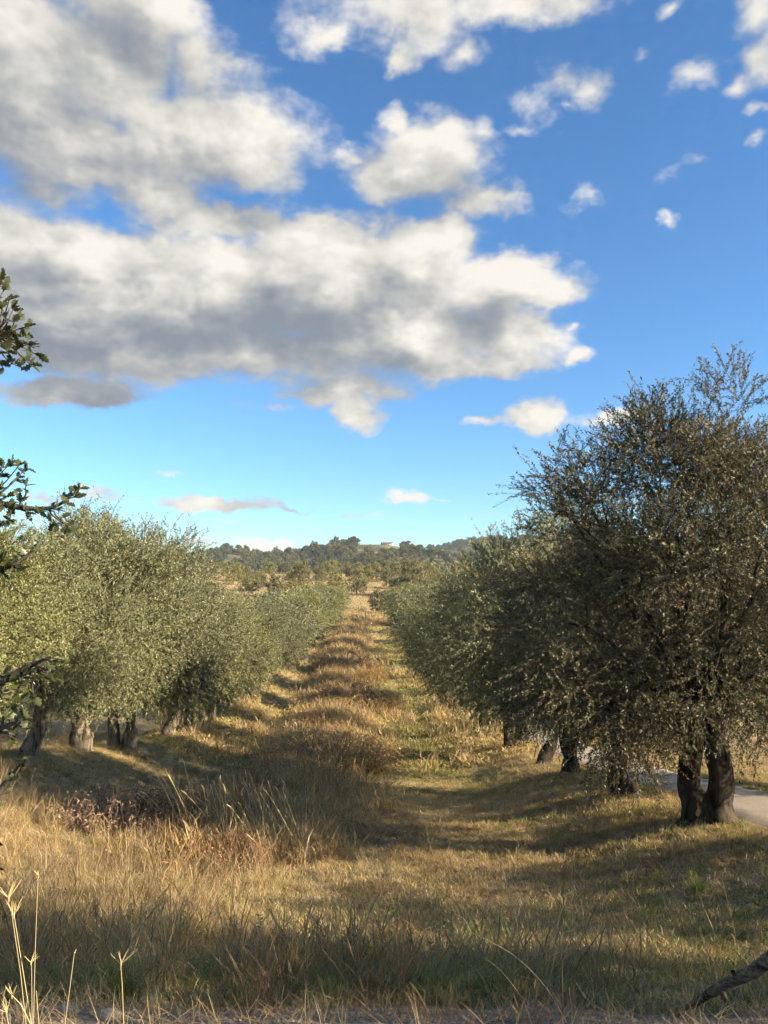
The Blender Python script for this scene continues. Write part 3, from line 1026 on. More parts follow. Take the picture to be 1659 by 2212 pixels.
# near and middle distance
x, y, r = field(34000, 3.6, 42)
t, g, u = tallness(x, y), greenness(x, y), rgn.random(len(x))
base = ok_place(x, y) & (y > 4.95 + .35 * vnoise(x, y, .6, 40))
isg = rgn.random(len(x)) < g
tuss = vnoise(x, y, .45, 60) * .6 + vnoise(x, y, .17, 61) * .4
emit('mown_dry_grass', x, y, base & (rgn.random(len(x)) < .62 + .9 * tuss + .5 * sstep(10, 22, y)) & ~isg & (u > t * .7), .8 + .012 * r, G_SHORT, .15, label='short dry straw-coloured grass covering the ground')
emit('short_green_grass', x, y, base & isg & (u > t * .6), .8 + .012 * r, G_GREEN, .15, label='short green grass in patches among the dry grass')
x, y, r = field(24000, 3.7, 45)
t, g, u = tallness(x, y), greenness(x, y), rgn.random(len(x))
base = ok_place(x, y, 1.4) & (y > 5.2 + .4 * vnoise(x, y, .6, 40)) & ~((x > 1.2) & (y < 5.6))
isg = (rgn.random(len(x)) < g * 1.0)
tuss = vnoise(x, y, .55, 62) * .6 + vnoise(x, y, .2, 63) * .4
emit('knee_high_dry_grass', x, y, base & ~isg & (u < t * (.6 + 1.2 * tuss)), .40 + .018 * r + .14 * vnoise(x, y, 1.2, 41), G_MID, .22, label='knee-high dry grass in the rough')
emit('long_green_grass', x, y, base & isg & (u < t * (.9 + 1.1 * tuss)) & (y < 30), .52 + .014 * r + .12 * vnoise(x, y, 1.2, 42), G_GRTALL, .12, label='long green grass in the rough of the verge')
x, y, r = field(9500, 4.1, 48)
t, u = tallness(x, y), rgn.random(len(x))
fg = (1 - .74 * (1 - sstep(9, 18, y))) * (y > 5.3)
emit('tall_dry_grass', x, y, ok_place(x, y, 1.6) & (u < (t - .25) * 1.1 * fg), .58 + .006 * r + .1 * vnoise(x, y, 1.5, 43), G_TALL, .2, label='tall dry seeding grass in the rough')
# the uncut strip that runs up the middle
n = 4200
y = 14.5 * (95 / 14.5) ** rgn.random(n)
x = XS(y) + rgn.normal(0, .85, n) + .5 * vnoise(y, y, 4.0, 45)
emit('strip_dry_grass', x, y, rgn.random(n) < .75 + .6 * vnoise(x, y, 1.3, 46), .62 + .010 * y, G_TALL + G_FTALL, .2, label='tall dry grass of the uncut strip along the middle of the alley')
# far along the alley
x, y, r = field(15000, 32, 330, 16)
t, g, u = tallness(x, y), greenness(x, y), rgn.random(len(x))
base = ok_place(x, y, 1.8)
isg = rgn.random(len(x)) < g
sz = .75 + .009 * r
emit('far_dry_grass', x, y, base & ~isg & (u > t * .5), sz, G_FSHORT, .12, label='dry grass farther down the alley and over the far slope')
emit('far_green_grass', x, y, base & isg & (y < 150), sz, G_FGREEN, .12, label='green grass farther down the alley')
emit('far_tall_grass', x, y, base & (u < t * 1.5) & (y < 140), .8 + .004 * r, G_FTALL, .1, label='tall dry grass along the strip down the alley')

# woods on the far hills
def wood_variant(seed, R, z1):
    V, F, tw, C = crown_parts(seed, 26, 190, 8, .95, .55, R=R, z0=.6, z1=z1, shoots=0, tl=(.5, 1.1), fill=.2, skirt=.7)
    g = Geo()
    g.tube([(0, 0, -.5), (.05, 0, z1 * .3), (0, .05, z1 * .7)], [.28, .22, .1], 6)
    a = g.build('w', M['oak_bark'])
    nv = len(V)
    tv = np.array([v.co[:] for v in a.vertices])
    return V, F, tv, a


WOOD = []
for k, (R_, z_) in enumerate(((3.4, 7.0), (2.8, 6.2), (3.9, 6.4), (2.6, 8.0))):
    V, F, tv, tme = wood_variant(300 + k, R_, z_)
    WOOD.append((mesh_np('wood_crown', V, F, M['wood_leaf']), tme))
n = 5200
yy = 470 + 1080 * rgn.random(n) ** 1.1
xx = yy * rgn.uniform(-.36, .27, n)
keep = ~((yy > 960) & (yy < 1130))
clear = (xx / yy > -.036) & (xx / yy < .022) & (yy > 775) & (yy < 968)            # cleared top of the hill
keep &= ~clear
keep &= (vnoise(xx, yy, 55, 50) + vnoise(xx, yy, 18, 51) * .6) > -.45
xx, yy = xx[keep], yy[keep]
n = len(xx)
sc = rgn.uniform(.5, 1.0, n) * (1 + .6 * rgn.random(n) ** 3) * np.where(yy > 1100, 1.15, 1.0)
scatter('hillside_woods', np.stack([xx, yy, ground_z(xx, yy) - .4], -1), np.stack([0 * xx, 0 * xx, rgn.uniform(0, 6.28, n)], -1),
        np.stack([sc, sc, sc * rgn.uniform(.8, 1.15, n)], -1), rgn.integers(0, 4, n), [w[0] for w in WOOD], 'dark green woods covering the far hills')


def wood_tree(x, y, s, sz, label, group, k=0, rz=0.0):
    t = empty('woodland_tree', (x, y, gz(x, y) - .3), label, 'tree', group, rz)
    t.scale = (s, s, s * sz)
    link('trunk', WOOD[k][1], t)
    tag(link('crown', WOOD[k][0], t), kind='stuff')
    return t


for k, (px, Y, s, sz) in enumerate([(742, 925, 1.25, 1.0), (756, 930, 1.45, 1.05), (769, 925, 1.3, .9), (735, 915, .9, .9), (905, 930, .9, .95), (890, 925, .8, .9)]):
    X = (px - 829.5) / FPX * Y
    wood_tree(X, Y, s, sz, 'dark tree in the clump on the hilltop, left of the white building' if k < 4 else 'dark tree on the hill shoulder right of the white building',
              'hilltop clump' if k < 4 else 'trees on the hill shoulder', k % 4, k * 1.3)
for k, (px, Y, s) in enumerate([(468, 905, 1.1), (487, 910, 1.5), (497, 905, 1.1), (515, 908, 1.25), (530, 905, 1.35), (548, 900, .9), (597, 905, 1.3), (622, 910, 1.1), (440, 905, 1.0), (425, 910, 1.2)]):
    X = (px - 829.5) / FPX * Y
    wood_tree(X, Y, s, 1.15, 'tree standing up from the wooded ridge on the left', 'trees along the left ridge', (k + 1) % 4, k * 2.1)

# ------------------------------------------------------------------ bramble and bracken mounds
def bramble_variant(seed, stems, leaves, stem_mat='bramble_stem', leaf_mat_='bramble_leaf', droop=1.0):
    rg = np.random.default_rng(seed)
    g = Geo()
    LP, LD = [], []
    for k in range(stems):
        a = rg.uniform(0, 6.283)
        r0 = .75 * math.sqrt(rg.random())
        b = np.array([r0 * math.cos(a), r0 * math.sin(a), 0])
        a2 = a + rg.normal(0, .9)
        reach = rg.uniform(.25, .75)
        h = rg.uniform(.45, 1.0) * (1 - .45 * r0)
        t = np.linspace(0, 1, 7)
        P = b + np.stack([np.cos(a2) * reach * t, np.sin(a2) * reach * t, h * np.sin(t * rg.uniform(1.7, 2.9)) - .03], -1)
        P += rg.normal(0, .02, P.shape)
        g.tube(P, np.linspace(.0085, .003, 7), 3, cap=False)
        m_ = int(leaves / stems)
        s = rg.uniform(.15, 1, m_)
        for c in range(3):
            pass
        LP.append(np.stack([np.interp(s, t, P[:, c]) for c in range(3)], -1) + rg.normal(0, .025, (m_, 3)))
        LD.append(unit(rg.normal(0, 1, (m_, 3)) + np.array([0, 0, -.2])))
    st = g.build('bramble_stems', M[stem_mat])
    V, F = leaf_quads(np.vstack(LP), np.vstack(LD), rg, .052, .030)
    return st, mesh_np('bramble_leaves', V, F, M[leaf_mat_])


BR = [bramble_variant(400, 240, 2200), bramble_variant(401, 260, 1500), bramble_variant(402, 220, 2000), bramble_variant(403, 700, 700, 'straw_mound', 'bramble_leaf')]


def bramble(px, py, wide, high, k, label, deep=None, rz=0.0):
    p = on_ground(px, py)
    o = empty('bramble_bush', (p.x, p.y, p.z - .05), label, 'bush', None, rz)
    w = wide / FPX * p.y / 2.2
    o.scale = (w, (deep or .8) * w, high / FPX * p.y)
    tag(link('stems', BR[k][0], o), kind='stuff')
    tag(link('leaves', BR[k][1], o), kind='stuff')
    return o


bramble(255, 1795, 270, 118, 0, 'dark withered bramble bush behind the tall pale stems, left foreground', .9, .4)
bramble(395, 1790, 180, 95, 2, 'dark bramble thicket among the tall pale stems', .9, 1.4)
bramble(480, 1872, 280, 88, 1, 'low reddish bramble mound in front of the tall pale stems', .7, 2.0)
bramble(720, 1662, 290, 92, 3, 'large straw-brown mound in the middle of the alley', 1.1, .3)
bramble(620, 1668, 130, 60, 1, 'reddish bramble patch at the left foot of the large mound', .9, 2.2)
bramble(755, 1528, 100, 62, 1, 'dark red-brown mound beyond the large one in the alley', 1.6, 1.0)
bramble(745, 1452, 80, 50, 1, 'dark brown bush halfway down the grass alley', 1.8, 1.9)
bramble(752, 1392, 70, 28, 3, 'small brown bush far down the grass alley', 2.0, 2.6)
bramble(805, 1540, 110, 60, 3, 'straw-coloured mound right of the dark red-brown one', 1.4, 2.2)
bramble(790, 1470, 90, 46, 3, 'straw-coloured tussock behind the dark red-brown mound', 1.6, .2)
bramble(700, 1450, 50, 24, 0, 'low brown scrub left of the bush halfway down the alley', 1.8, .6)
for k, (px, py, w) in enumerate([(745, 1345, 60), (800, 1346, 70), (850, 1350, 50)]):
    bramble(px, py, w, 13, k % 3, ['dark scrub on the bank under the taller fence post', 'dark scrub on the bank under the shorter fence post',
                                  'dark scrub on the bank at the foot of the right row'][k], 1.5, k)
bramble(1440, 1868, 150, 30, 1, 'pale tangle of cut brush on the bank below the largest olive', .8, .8)
bramble(1580, 1872, 110, 30, 2, 'leafy scrub on the bank at the right edge', .8, 2.0)

# shrub by the road, right of the picture
def shrub(name, x, y, R, H, n, label, mat, L=.07, W=.03, seed=3):
    V, F, tw, C = crown_parts(seed, 30, n, 14, L, W, R=R, z0=.1, z1=H, shoots=0, tl=(.2, .5), fill=.3, skirt=.85)
    o = empty(name, (x, y, gz(x, y) - .05), label, 'bush')
    tag(link('foliage', mesh_np('shrub_foliage', V, F, mat), o), kind='stuff')
    rg_ = np.random.default_rng(seed)
    for k in range(5):
        g = Geo()
        c = C[k]
        g.tube(curve_pts((0.1 * math.cos(k * 1.3), .1 * math.sin(k * 1.3), -.1), c, rg_, 6, .08), np.linspace(.035, .01, 6), 6)
        link('stem', g.build('shrub_stem', M['bark']), o)
    return o


shrub('roadside_shrub', 8.0, 7.6, 1.8, 2.5, 1300, 'low dark shrub by the road, right of the picture', M['olive'], .08, .035, 61)
shrub('roadside_shrub', 8.7, 10.6, 1.3, 2.0, 900, 'unseen smaller shrub added for its shade, beyond the low dark one, right of the picture', M['olive'], .08, .035, 63)  # added out of view to shade the right foreground
shrub('evergreen_shrub', -4.95, 6.6, .95, 1.3, 2600, 'dark evergreen shrub at the left edge of the foreground', M['oak'], .06, .032, 62)

# tall pale stems leaning left
rg = random.Random(9)
clump = empty('straw_stem_clump', on_ground(500, 1835), 'clump of tall pale straw stems leaning left, left foreground', 'dry stems')
base_p = Vector(clump.location)
stem_me = []
for k in range(6):
    g = Geo()
    rr = np.random.default_rng(k)
    t = np.linspace(0, 1, 7)
    P = np.stack([-.30 * t - .10 * rr.uniform(0, 1) * t ** 2, .06 * rr.normal() * t, t * (1 - .05 * t)], -1)
    g.tube(P, np.linspace(.0115, .007, 7), 4)
    g.tube([P[-1], P[-1] + (-.03, 0, .05), P[-1] + (-.07, .01, .10)], [.008, .012, .003], 4)
    stem_me.append(g.build('straw_stem', M['golden_stalk']))
for k in range(84):
    bx = rg.triangular(345, 665, 470) if k % 3 else rg.uniform(560, 665)
    by = 1800 + (bx - 400) * .14 + rg.uniform(-14, 22)
    p = on_ground(bx, by)
    o = link('stem', stem_me[k % 6], clump)
    o.location = p - base_p - Vector((0, 0, .04))
    hgt = rg.uniform(70, 150) / FPX * p.y
    o.scale = (hgt * rg.uniform(.5, 1.5), hgt, hgt)
    o.rotation_euler = (rg.gauss(0, .12), rg.gauss(0, .16), rg.gauss(0, .6))


# bent pale sticks
def stick(name, pts, rad, mat, label, cat, sides=7, lump=.1, seed=1):
    P = np.array([tuple(p) for p in pts])
    base = P[0].copy()
    tt = np.linspace(0, len(P) - 1, (len(P) - 1) * 4 + 1)
    Q = np.stack([np.interp(tt, np.arange(len(P)), P[:, c]) for c in range(3)], -1)
    for _ in range(2):
        Q[1:-1] = (Q[:-2] + 2 * Q[1:-1] + Q[2:]) / 4
    R_ = np.interp(tt, np.arange(len(P)), rad)
    g = Geo()
    g.tube(Q - base, R_, sides, lump, seed)
    o = link(name, g.build(name, mat), None, base)
    return tag(o, label, cat)


stick('bent_pale_stick', [at(336, 1730, 17.3), at(318, 1708, 17.2), at(290, 1702, 17.1), at(259, 1709, 17.0)], [.010, .018, .022, .030], M['straw_mound'],
      'thick bent pale stick above the dark bramble, left foreground', 'stick')
# ------------------------------------------------------------------ golden stalks right in front of the camera
def stalk(pts, depth, heads, label, r=.0015):
    top = [at(x, y, depth) for x, y in pts]
    low = top[0].copy()
    d = (top[0] - top[1]).normalized()
    gzz = gz(low.x, low.y)
    low = low + d * ((low.z - gzz + .03) / max(.2, -d.z))
    o = empty('golden_grass_stalk', low, label, 'grass stalk', 'golden stalks at the lower left')
    P = [np.array(low - low)] + [np.array(p - low) for p in top]
    P = np.array(P)
    tt = np.linspace(0, len(P) - 1, (len(P) - 1) * 4 + 1)
    Q = np.stack([np.interp(tt, np.arange(len(P)), P[:, c]) for c in range(3)], -1)
    g = Geo()
    g.tube(Q, np.linspace(r, r * .7, len(Q)), 6, .05, 4)
    link('stem', g.build('stalk_stem', M['golden_stalk']), o)
    rr = np.random.default_rng(int(abs(pts[0][0]) * 7) + 1)
    for hx, hy, sz, n in heads:
        c = np.array(at(hx, hy, depth) - low)
        g = Geo()
        for q in range(n):
            e = c + np.array([rr.normal(0, .42), rr.normal(0, .3), rr.uniform(.5, 1.1)]) * sz
            g.tube(curve_pts(c, e, rr, 4, sz * .04), [.0008, .0014, .0010, .0004], 4)
        g.tube([c - [0, 0, sz * .25], c, c + [0, 0, sz * .25]], [.0014, .0028, .0014], 6)
        link('seed_head', g.build('stalk_seed_head', M['golden_stalk']), o)
    return o


D0 = 2.35
stalk([(56, 2212), (44, 2100), (26, 1978)], D0, [(26, 1972, .035, 6), (19, 1940, .055, 7)], 'golden stalk with two fanned seed heads at the far left')
stalk([(68, 2212), (50, 2100), (31, 1982)], D0 + .05, [(30, 1976, .04, 6)], 'golden stalk just right of the leftmost fanned one')
stalk([(72, 2212), (76, 2050), (82, 1897)], D0, [(83, 1893, .02, 3)], 'tallest straight golden stalk at the lower left')
stalk([(69, 2190), (68, 2085)], D0 + .03, [(67, 2080, .028, 5)], 'short golden stalk with a small head against the tallest one')
stalk([(140, 2212), (150, 2140), (160, 2062)], D0, [(161, 2058, .010, 2)], 'leaning golden stalk with no head beside the pale stone')
stalk([(267, 2212), (264, 2130), (261, 2090)], D0, [(261, 2083, .055, 5)], 'golden stalk with a fork-like head, rightmost of the golden stalks')
stalk([(84, 2212), (78, 2140)], D0 + .1, [], 'short bare golden stalk right of the tallest one')
stalk([(66, 2212), (45, 2170), (28, 2152)], D0 - .05, [(26, 2150, .035, 7)], 'golden stalk bent left with a spread head low at the corner', .0017)
stalk([(18, 2212), (14, 2190)], D0 - .05, [(14, 2187, .04, 7)], 'golden stalk with a spread head in the bottom left corner', .0017)

# long thin grass stems, right foreground
LONG = [((1425, 2165), (1380, 2090), (1330, 1985), (1300, 1930)), ((1440, 2160), (1330, 2010), (1240, 1850)), ((1350, 2150), (1250, 2060), (1195, 1985)),
        ((1330, 2130), (1240, 2040)), ((1490, 2120), (1470, 2030), (1440, 1930)), ((1400, 2120), (1395, 2040), (1408, 1960)), ((1560, 2050), (1520, 1960), (1490, 1880)),
        ((1600, 2070), (1580, 1980), (1560, 1900)), ((1640, 2055), (1600, 2030), (1570, 2018)), ((1230, 2210), (1180, 2130), (1110, 2060), (1010, 2010)),
        ((1215, 2205), (1215, 2080), (1205, 1990)), ((1285, 2150), (1265, 2030), (1263, 1960)), ((1470, 2190), (1475, 2100), (1465, 2040)), ((1160, 2190), (1080, 2090), (1000, 2040)),
        ((350, 1960), (358, 1900), (372, 1860)), ((400, 2130), (402, 2010), (420, 1890)), ((270, 2110), (272, 2010), (282, 1925)), ((480, 2100), (500, 1990), (505, 1880)),
        ((225, 2090), (240, 2000), (255, 1895)), ((1060, 1950), (1045, 1890), (1010, 1860)), ((925, 1900), (930, 1840), (920, 1780))]
for k, pts in enumerate(LONG):
    p = on_ground(*pts[0])
    dp = p.y
    P = [p - Vector((0, 0, .03))] + [at(x, y, dp + .05 * i_) for i_, (x, y) in enumerate(pts[1:])]
    right = pts[0][0] > 900
    o = stick('long_grass_stem', P, np.linspace(.0038, .0016, len(P)), M['straw_tall' if k % 3 else 'golden_stalk'],
              'long thin dry grass stem leaning left in the right foreground' if right else 'long thin upright grass stem in the left foreground', 'grass stem', 4, 0)
    tag(o, group='long stems on the right' if right else 'long stems on the left')

# bright green tufts
for px, py, wpx, lab in ((1428, 1962, 36, 'bright green grass tuft in the shade, lower right'), (1508, 1935, 46, 'duller green grass tuft right of the bright one')):
    p = on_ground(px, py)
    me = blades(500 + px, 120, (.6, 1.25), .35, .03, .35, .7, leaf_mat('fresh grass', (0.20, 0.27, 0.055), (0.22, 0.29, 0.07), .3, None, .35))
    o = link('grass_tuft', me, None, p)
    s = wpx / FPX * p.y * .75
    o.scale = (s, s, s * 1.05)
    tag(o, lab, 'grass tuft')


# tussocks of long grass along the foot of the picture
for k, (px, py, w, h, mt, lab) in enumerate([
        (330, 2150, 150, 95, 'green_grass', 'large green grass tussock at the lower left, behind the stones'),
        (430, 2165, 110, 80, 'green_grass', 'green grass tussock right of the largest one at the lower left'),
        (565, 2175, 95, 90, 'straw_tall', 'reddish dry grass tussock at the bottom, left of centre'),
        (120, 2150, 110, 80, 'green_grass', 'green tussock behind the golden stalks'),
        (690, 2165, 120, 60, 'green_grass', 'low green tussock at the bottom centre'),
        (820, 2160, 110, 70, 'straw', 'dry tussock at the bottom centre'),
        (960, 2170, 130, 62, 'green_grass', 'green tussock at the bottom, right of centre'),
        (1195, 2120, 130, 75, 'straw', 'yellowish tussock at the bottom right, left of the dead branch'),
        (1330, 2180, 90, 45, 'green_grass', 'small green tussock by the tip of the dead branch'),
        (1475, 2196, 95, 48, 'straw', 'dry tussock over the tip of the dead branch'),
        (1560, 2185, 80, 40, 'straw_tall', 'brown tussock under the dead branch'),
        (255, 2060, 120, 90, 'straw_tall', 'tall brown tussock in the left foreground'),
        (860, 2040, 130, 60, 'straw_tall', 'brown tussock in the middle of the foreground'),
        (1080, 2050, 110, 50, 'green_grass', 'dull green tussock right of the brown one in the foreground'),
        (60, 1985, 130, 110, 'straw_tall', 'tall brown tussock at the left edge above the golden stalks')]):
    p = on_ground(px, py)
    me = blades(540 + k, 150, (.45, 1.15), .45, .012, .38, .75, M[mt], .12 if mt != 'green_grass' else 0)
    o = link('grass_tussock', me, None, p)
    s_ = w / FPX * p.y / 1.3
    o.scale = (s_, s_, h / FPX * p.y)
    tag(o, lab, 'grass tussock')

# upright weeds in the shaded foreground
def weed_mesh(seed):
    rg_ = np.random.default_rng(seed)
    g = Geo()
    P = curve_pts((0, 0, -.03), (rg_.normal(0, .06), rg_.normal(0, .06), 1.0), rg_, 8, .03)
    g.tube(P, np.linspace(.010, .005, 8), 5)
    st = g.build('weed_stem', M['weed'])
    B, D = [], []
    for k in range(12):
        t = .12 + .85 * k / 12
        c = np.array([np.interp(t, np.linspace(0, 1, 8), P[:, q]) for q in range(3)])
        for q in range(3):
            a = k * 2.4 + q * 2.1 + rg_.normal(0, .2)
            B.append(c)
            D.append(unit(np.array([math.cos(a), math.sin(a), rg_.uniform(-.2, .7)])))
    V, F = leaf_quads(np.array(B), np.array(D), rg_, .20, .075, 1.0, .2)
    return st, mesh_np('weed_leaves', V, F, M['weed'])


WEED = [weed_mesh(600 + k) for k in range(3)]
for k, (px, py, h) in enumerate([(690, 2110, 85), (752, 2115, 105), (655, 2090, 55), (880, 2060, 60), (845, 2050, 45), (790, 2090, 60), (930, 2100, 60), (1010, 2120, 50),
                                 (610, 2070, 45), (340, 1990, 45), (560, 2030, 50), (715, 2140, 60), (1090, 2090, 45), (970, 2060, 40)] + [(rg.uniform(120, 1150), rg.uniform(2000, 2150), rg.uniform(28, 62)) for _ in range(34)]):
    p = on_ground(px, py)
    o = empty('upright_weed', p, 'upright grey-green weed among the shaded foreground grass', 'weed', 'weeds in the foreground grass', rg.uniform(0, 6.28))
    s = h / FPX * p.y
    o.scale = (s, s, s)
    link('stem', WEED[k % 3][0], o)
    link('leaves', WEED[k % 3][1], o)

# ------------------------------------------------------------------ dead branch and stones
db = empty('dead_branch', at(1462, 2192, 4.5), 'dark dead branch sticking in from the lower right corner', 'branch')
b0 = Vector(db.location)
P = [Vector((0, 0, 0)), at(1530, 2148, 4.3) - b0, at(1580, 2120, 4.25) - b0, at(1625, 2100, 4.2) - b0, at(1665, 2070, 4.15) - b0, at(1760, 2010, 4.0) - b0, at(1900, 1930, 3.8) - b0]
tt = np.linspace(0, 6, 25)
Q = np.stack([np.interp(tt, np.arange(7), [p[c] for p in P]) for c in range(3)], -1)
g = Geo()
g.tube(Q, np.interp(tt, [0, 1, 2, 4, 6], [.013, .022, .028, .034, .042]), 16, .10, 4)
link('limb', g.build('dead_limb', M['dead_wood']), db)
for k, (q, dx, dz) in enumerate(((9, -.03, .05), (14, .03, .055), (6, .02, -.05))):
    g = Geo()
    g.tube([Q[q], Q[q] + np.array([dx, -.03, dz])], [.02, .012], 7, .1, k)
    link('knot', g.build('dead_knot', M['dead_wood']), db)


def stone_mesh(seed, flat=.6):
    rg_ = np.random.default_rng(seed)
    bm = bmesh.new()
    bmesh.ops.create_icosphere(bm, subdivisions=2, radius=1.0)
    ax = unit(rg_.normal(0, 1, (7, 3)))
    dd = rg_.uniform(.62, .9, 7)
    for v in bm.verts:
        c = np.array(v.co)
        for q in range(7):
            k_ = c @ ax[q] - dd[q]
            if k_ > 0:
                c = c - ax[q] * k_ * .9
        c *= 1 + rg_.normal(0, .02)
        v.co = c * np.array([1, .8, flat])
    me = bpy.data.meshes.new('stone')
    bm.to_mesh(me); bm.free()
    me.materials.append(M['stone'])
    return me


STONE = [stone_mesh(700 + k) for k in range(4)]
for k, (px, py, w, lab) in enumerate([(143, 2188, 52, 'angular brown stone beside the leaning golden stalk'), (232, 2200, 60, 'flat brown stone left of the fork-headed stalk'),
                                      (42, 2186, 40, 'dull stone behind the leftmost golden stalks'), (322, 2204, 17, 'small white flat stone at the bottom edge'),
                                      (1561, 2166, 26, 'pale stone under the dead branch'), (1180, 1790, 26, 'dark flat stone on the shaded grass in the hollow'),
                                      (1530, 1848, 14, 'small pale stone on the bank near the brush'), (1640, 2196, 22, 'whitish stone in the lower right corner')]):
    p = on_ground(px, py)
    o = link('stone', STONE[k % 4], None, p + Vector((0, 0, .005)))
    s = w / FPX * p.y / 2
    o.scale = (s, s, s)
    o.rotation_euler = (.1, .05, k * 1.1)
    tag(o, lab, 'stone')
p_ = at(868, 1293, 176)
o = link('stone', STONE[1], None, (p_.x, 170, gz(p_.x, 170)))
o.scale = (.9, .6, .5)
tag(o, 'pale boulder on the far grass at the top of the alley', 'stone')

n = 4200
r = 3.2 + 2.5 * rgn.random(n)
a = np.radians(rgn.uniform(-32, 32, n))
x, y = r * np.sin(a), r * np.cos(a)
s = .004 + .013 * rgn.random(n) ** 3
scatter('loose_gravel', np.stack([x, y, ground_z(x, y) + .001], -1), rgn.uniform(0, 6.28, (n, 3)), np.stack([s, s, s], -1), rgn.integers(0, 4, n), STONE,
        'loose pale gravel on the verge at the bottom edge')
n = 900
x = rgn.uniform(-2.6, 2.6, n); y = rgn.uniform(3.6, 5.6, n)
LIT = [blades(520 + k, 5, (.08, .22), .05, .005, 2.5, .2, M['straw_tall']) for k in range(3)]
scatter('straw_litter', np.stack([x, y, ground_z(x, y) + .012], -1), np.stack([rgn.normal(0, .2, n), rgn.normal(0, .2, n), rgn.uniform(0, 6.28, n)], -1),
        np.ones((n, 3)), rgn.integers(0, 3, n), LIT, 'broken straw lying on the verge')

# ------------------------------------------------------------------ fence posts, buildings
for px, Y, h, lab in ((735, 131, 1.8, 'taller thin fence post at the end of the left row'), (790, 127, 1.25, 'shorter fence post in the middle of the alley')):
    x_ = (px - 829.5) / FPX * Y
    g = Geo()
    g.tube([(0, 0, -.3), (.01, 0, h * .5), (.0, .01, h)], [.09, .085, .075], 8, .08, int(px))
    tag(link('fence_post', g.build('fence_post', M['post']), None, (x_, Y, gz(x_, Y))), lab, 'fence post')


def box(g, x0, x1, y0, y1, z0, z1):
    V = [(x, y, z) for z in (z0, z1) for x, y in ((x0, y0), (x1, y0), (x1, y1), (x0, y1))]
    g.add(V, [(0, 1, 5, 4), (1, 2, 6, 5), (2, 3, 7, 6), (3, 0, 4, 7), (4, 5, 6, 7), (3, 2, 1, 0)])


def house(px, Y, w, d, h, label, wins):
    x_ = (px - 829.5) / FPX * Y
    o = empty('farm_building', (x_, Y, gz(x_, Y) - .5), label, 'building', None, -.15)
    g = Geo(); box(g, -w / 2, w / 2, -d / 2, d / 2, 0, h)
    link('wall', g.build('wall', M['white_wall'], False), o)
    g = Geo()
    V = [(-w / 2 - .4, -d / 2 - .4, h), (w / 2 + .4, -d / 2 - .4, h), (w / 2 + .4, d / 2 + .4, h), (-w / 2 - .4, d / 2 + .4, h), (-w / 2 - .4, 0, h + 1.4), (w / 2 + .4, 0, h + 1.4)]
    g.add(V, [(0, 1, 5, 4), (2, 3, 4, 5), (0, 4, 3, 3), (1, 2, 5, 5), (3, 2, 1, 0)])
    link('roof', g.build('roof', M['roof'], False), o)
    for k in range(wins):
        g = Geo()
        xx_ = -w / 2 + w * (k + .5) / wins
        box(g, xx_ - .6, xx_ + .6, -d / 2 - .06, -d / 2 + .05, 1.3, 2.6)
        link('window', g.build('window', M['window'], False), o)


house(836, 925, 14, 7, 3.2, 'long white building on top of the middle hill', 5)
house(566, 870, 10, 7, 4.0, 'small white building half hidden on the left ridge', 3)

# ------------------------------------------------------------------ oak reaching in from the left
def oak_leaf_mesh(seed):
    rg_ = np.random.default_rng(seed)
    n = 13
    t = np.linspace(0, 1, n)
    w = .30 * np.sin(np.pi * np.clip(t, .0, 1) ** .85) ** .8 * (1 + .38 * np.cos(2 * np.pi * 3.6 * t + .6)) + .02
    w[0] = .012; w[-1] = .03
    curl = .18 * (t - .2) ** 2 * rg_.uniform(-.5, 1.2)
    c = np.stack([0 * t, t, -curl], -1)
    lft = np.stack([-w * (1 + rg_.normal(0, .08, n)), t + .05 * w, -curl + .22 * w], -1)
    rgt = np.stack([w * (1 + rg_.normal(0, .08, n)), t + .05 * w, -curl + .22 * w], -1)
    V = np.stack([lft, c, rgt], 1).reshape(-1, 3)
    i = np.arange(n - 1)[:, None] * 3
    F = np.concatenate([np.stack([i + 0, i + 1, i + 4, i + 3], -1), np.stack([i + 1, i + 2, i + 5, i + 4], -1)]).reshape(-1, 4)
    return mesh_np('oak_leaf', V, F, M['oak'], True)


OAKL = [oak_leaf_mesh(800 + k) for k in range(4)]
ox, oy = -4.9, 5.4
oak = empty('oak_tree', (ox, oy, gz(ox, oy) - .1), 'oak tree at the left edge reaching dark lobed leaves into the picture', 'oak tree')
O0 = Vector(oak.location)
rgo = np.random.default_rng(15)
g = Geo()
TR = np.array([(0, 0, -.2), (.05, .03, 1.0), (.12, 0, 2.2), (.05, .1, 3.6), (.1, .05, 5.2), (.0, .1, 6.6)])
g.tube(TR, [.24, .17, .15, .12, .08, .04], 12, .12, 5)
for k in range(9):
    a = k * 2.2
    z = 2.4 + .45 * k
    g.tube(curve_pts((.08, .05, z), (-.6 + 1.0 * math.cos(a), 1.2 * math.sin(a), z + .8), rgo, 7, .1), np.linspace(.06, .015, 7), 6)
link('trunk', g.build('oak_trunk', M['oak_bark']), oak)
V, F, tw, C = crown_parts(71, 40, 900, 12, .10, .062, R=1.65, z0=2.2, z1=7.4, shoots=0, tl=(.2, .45), fill=.3)
cr_ = tag(link('crown', mesh_np('oak_crown', V, F, M['oak']), oak), kind='stuff')
cr_.location = (-.75, .1, 0)
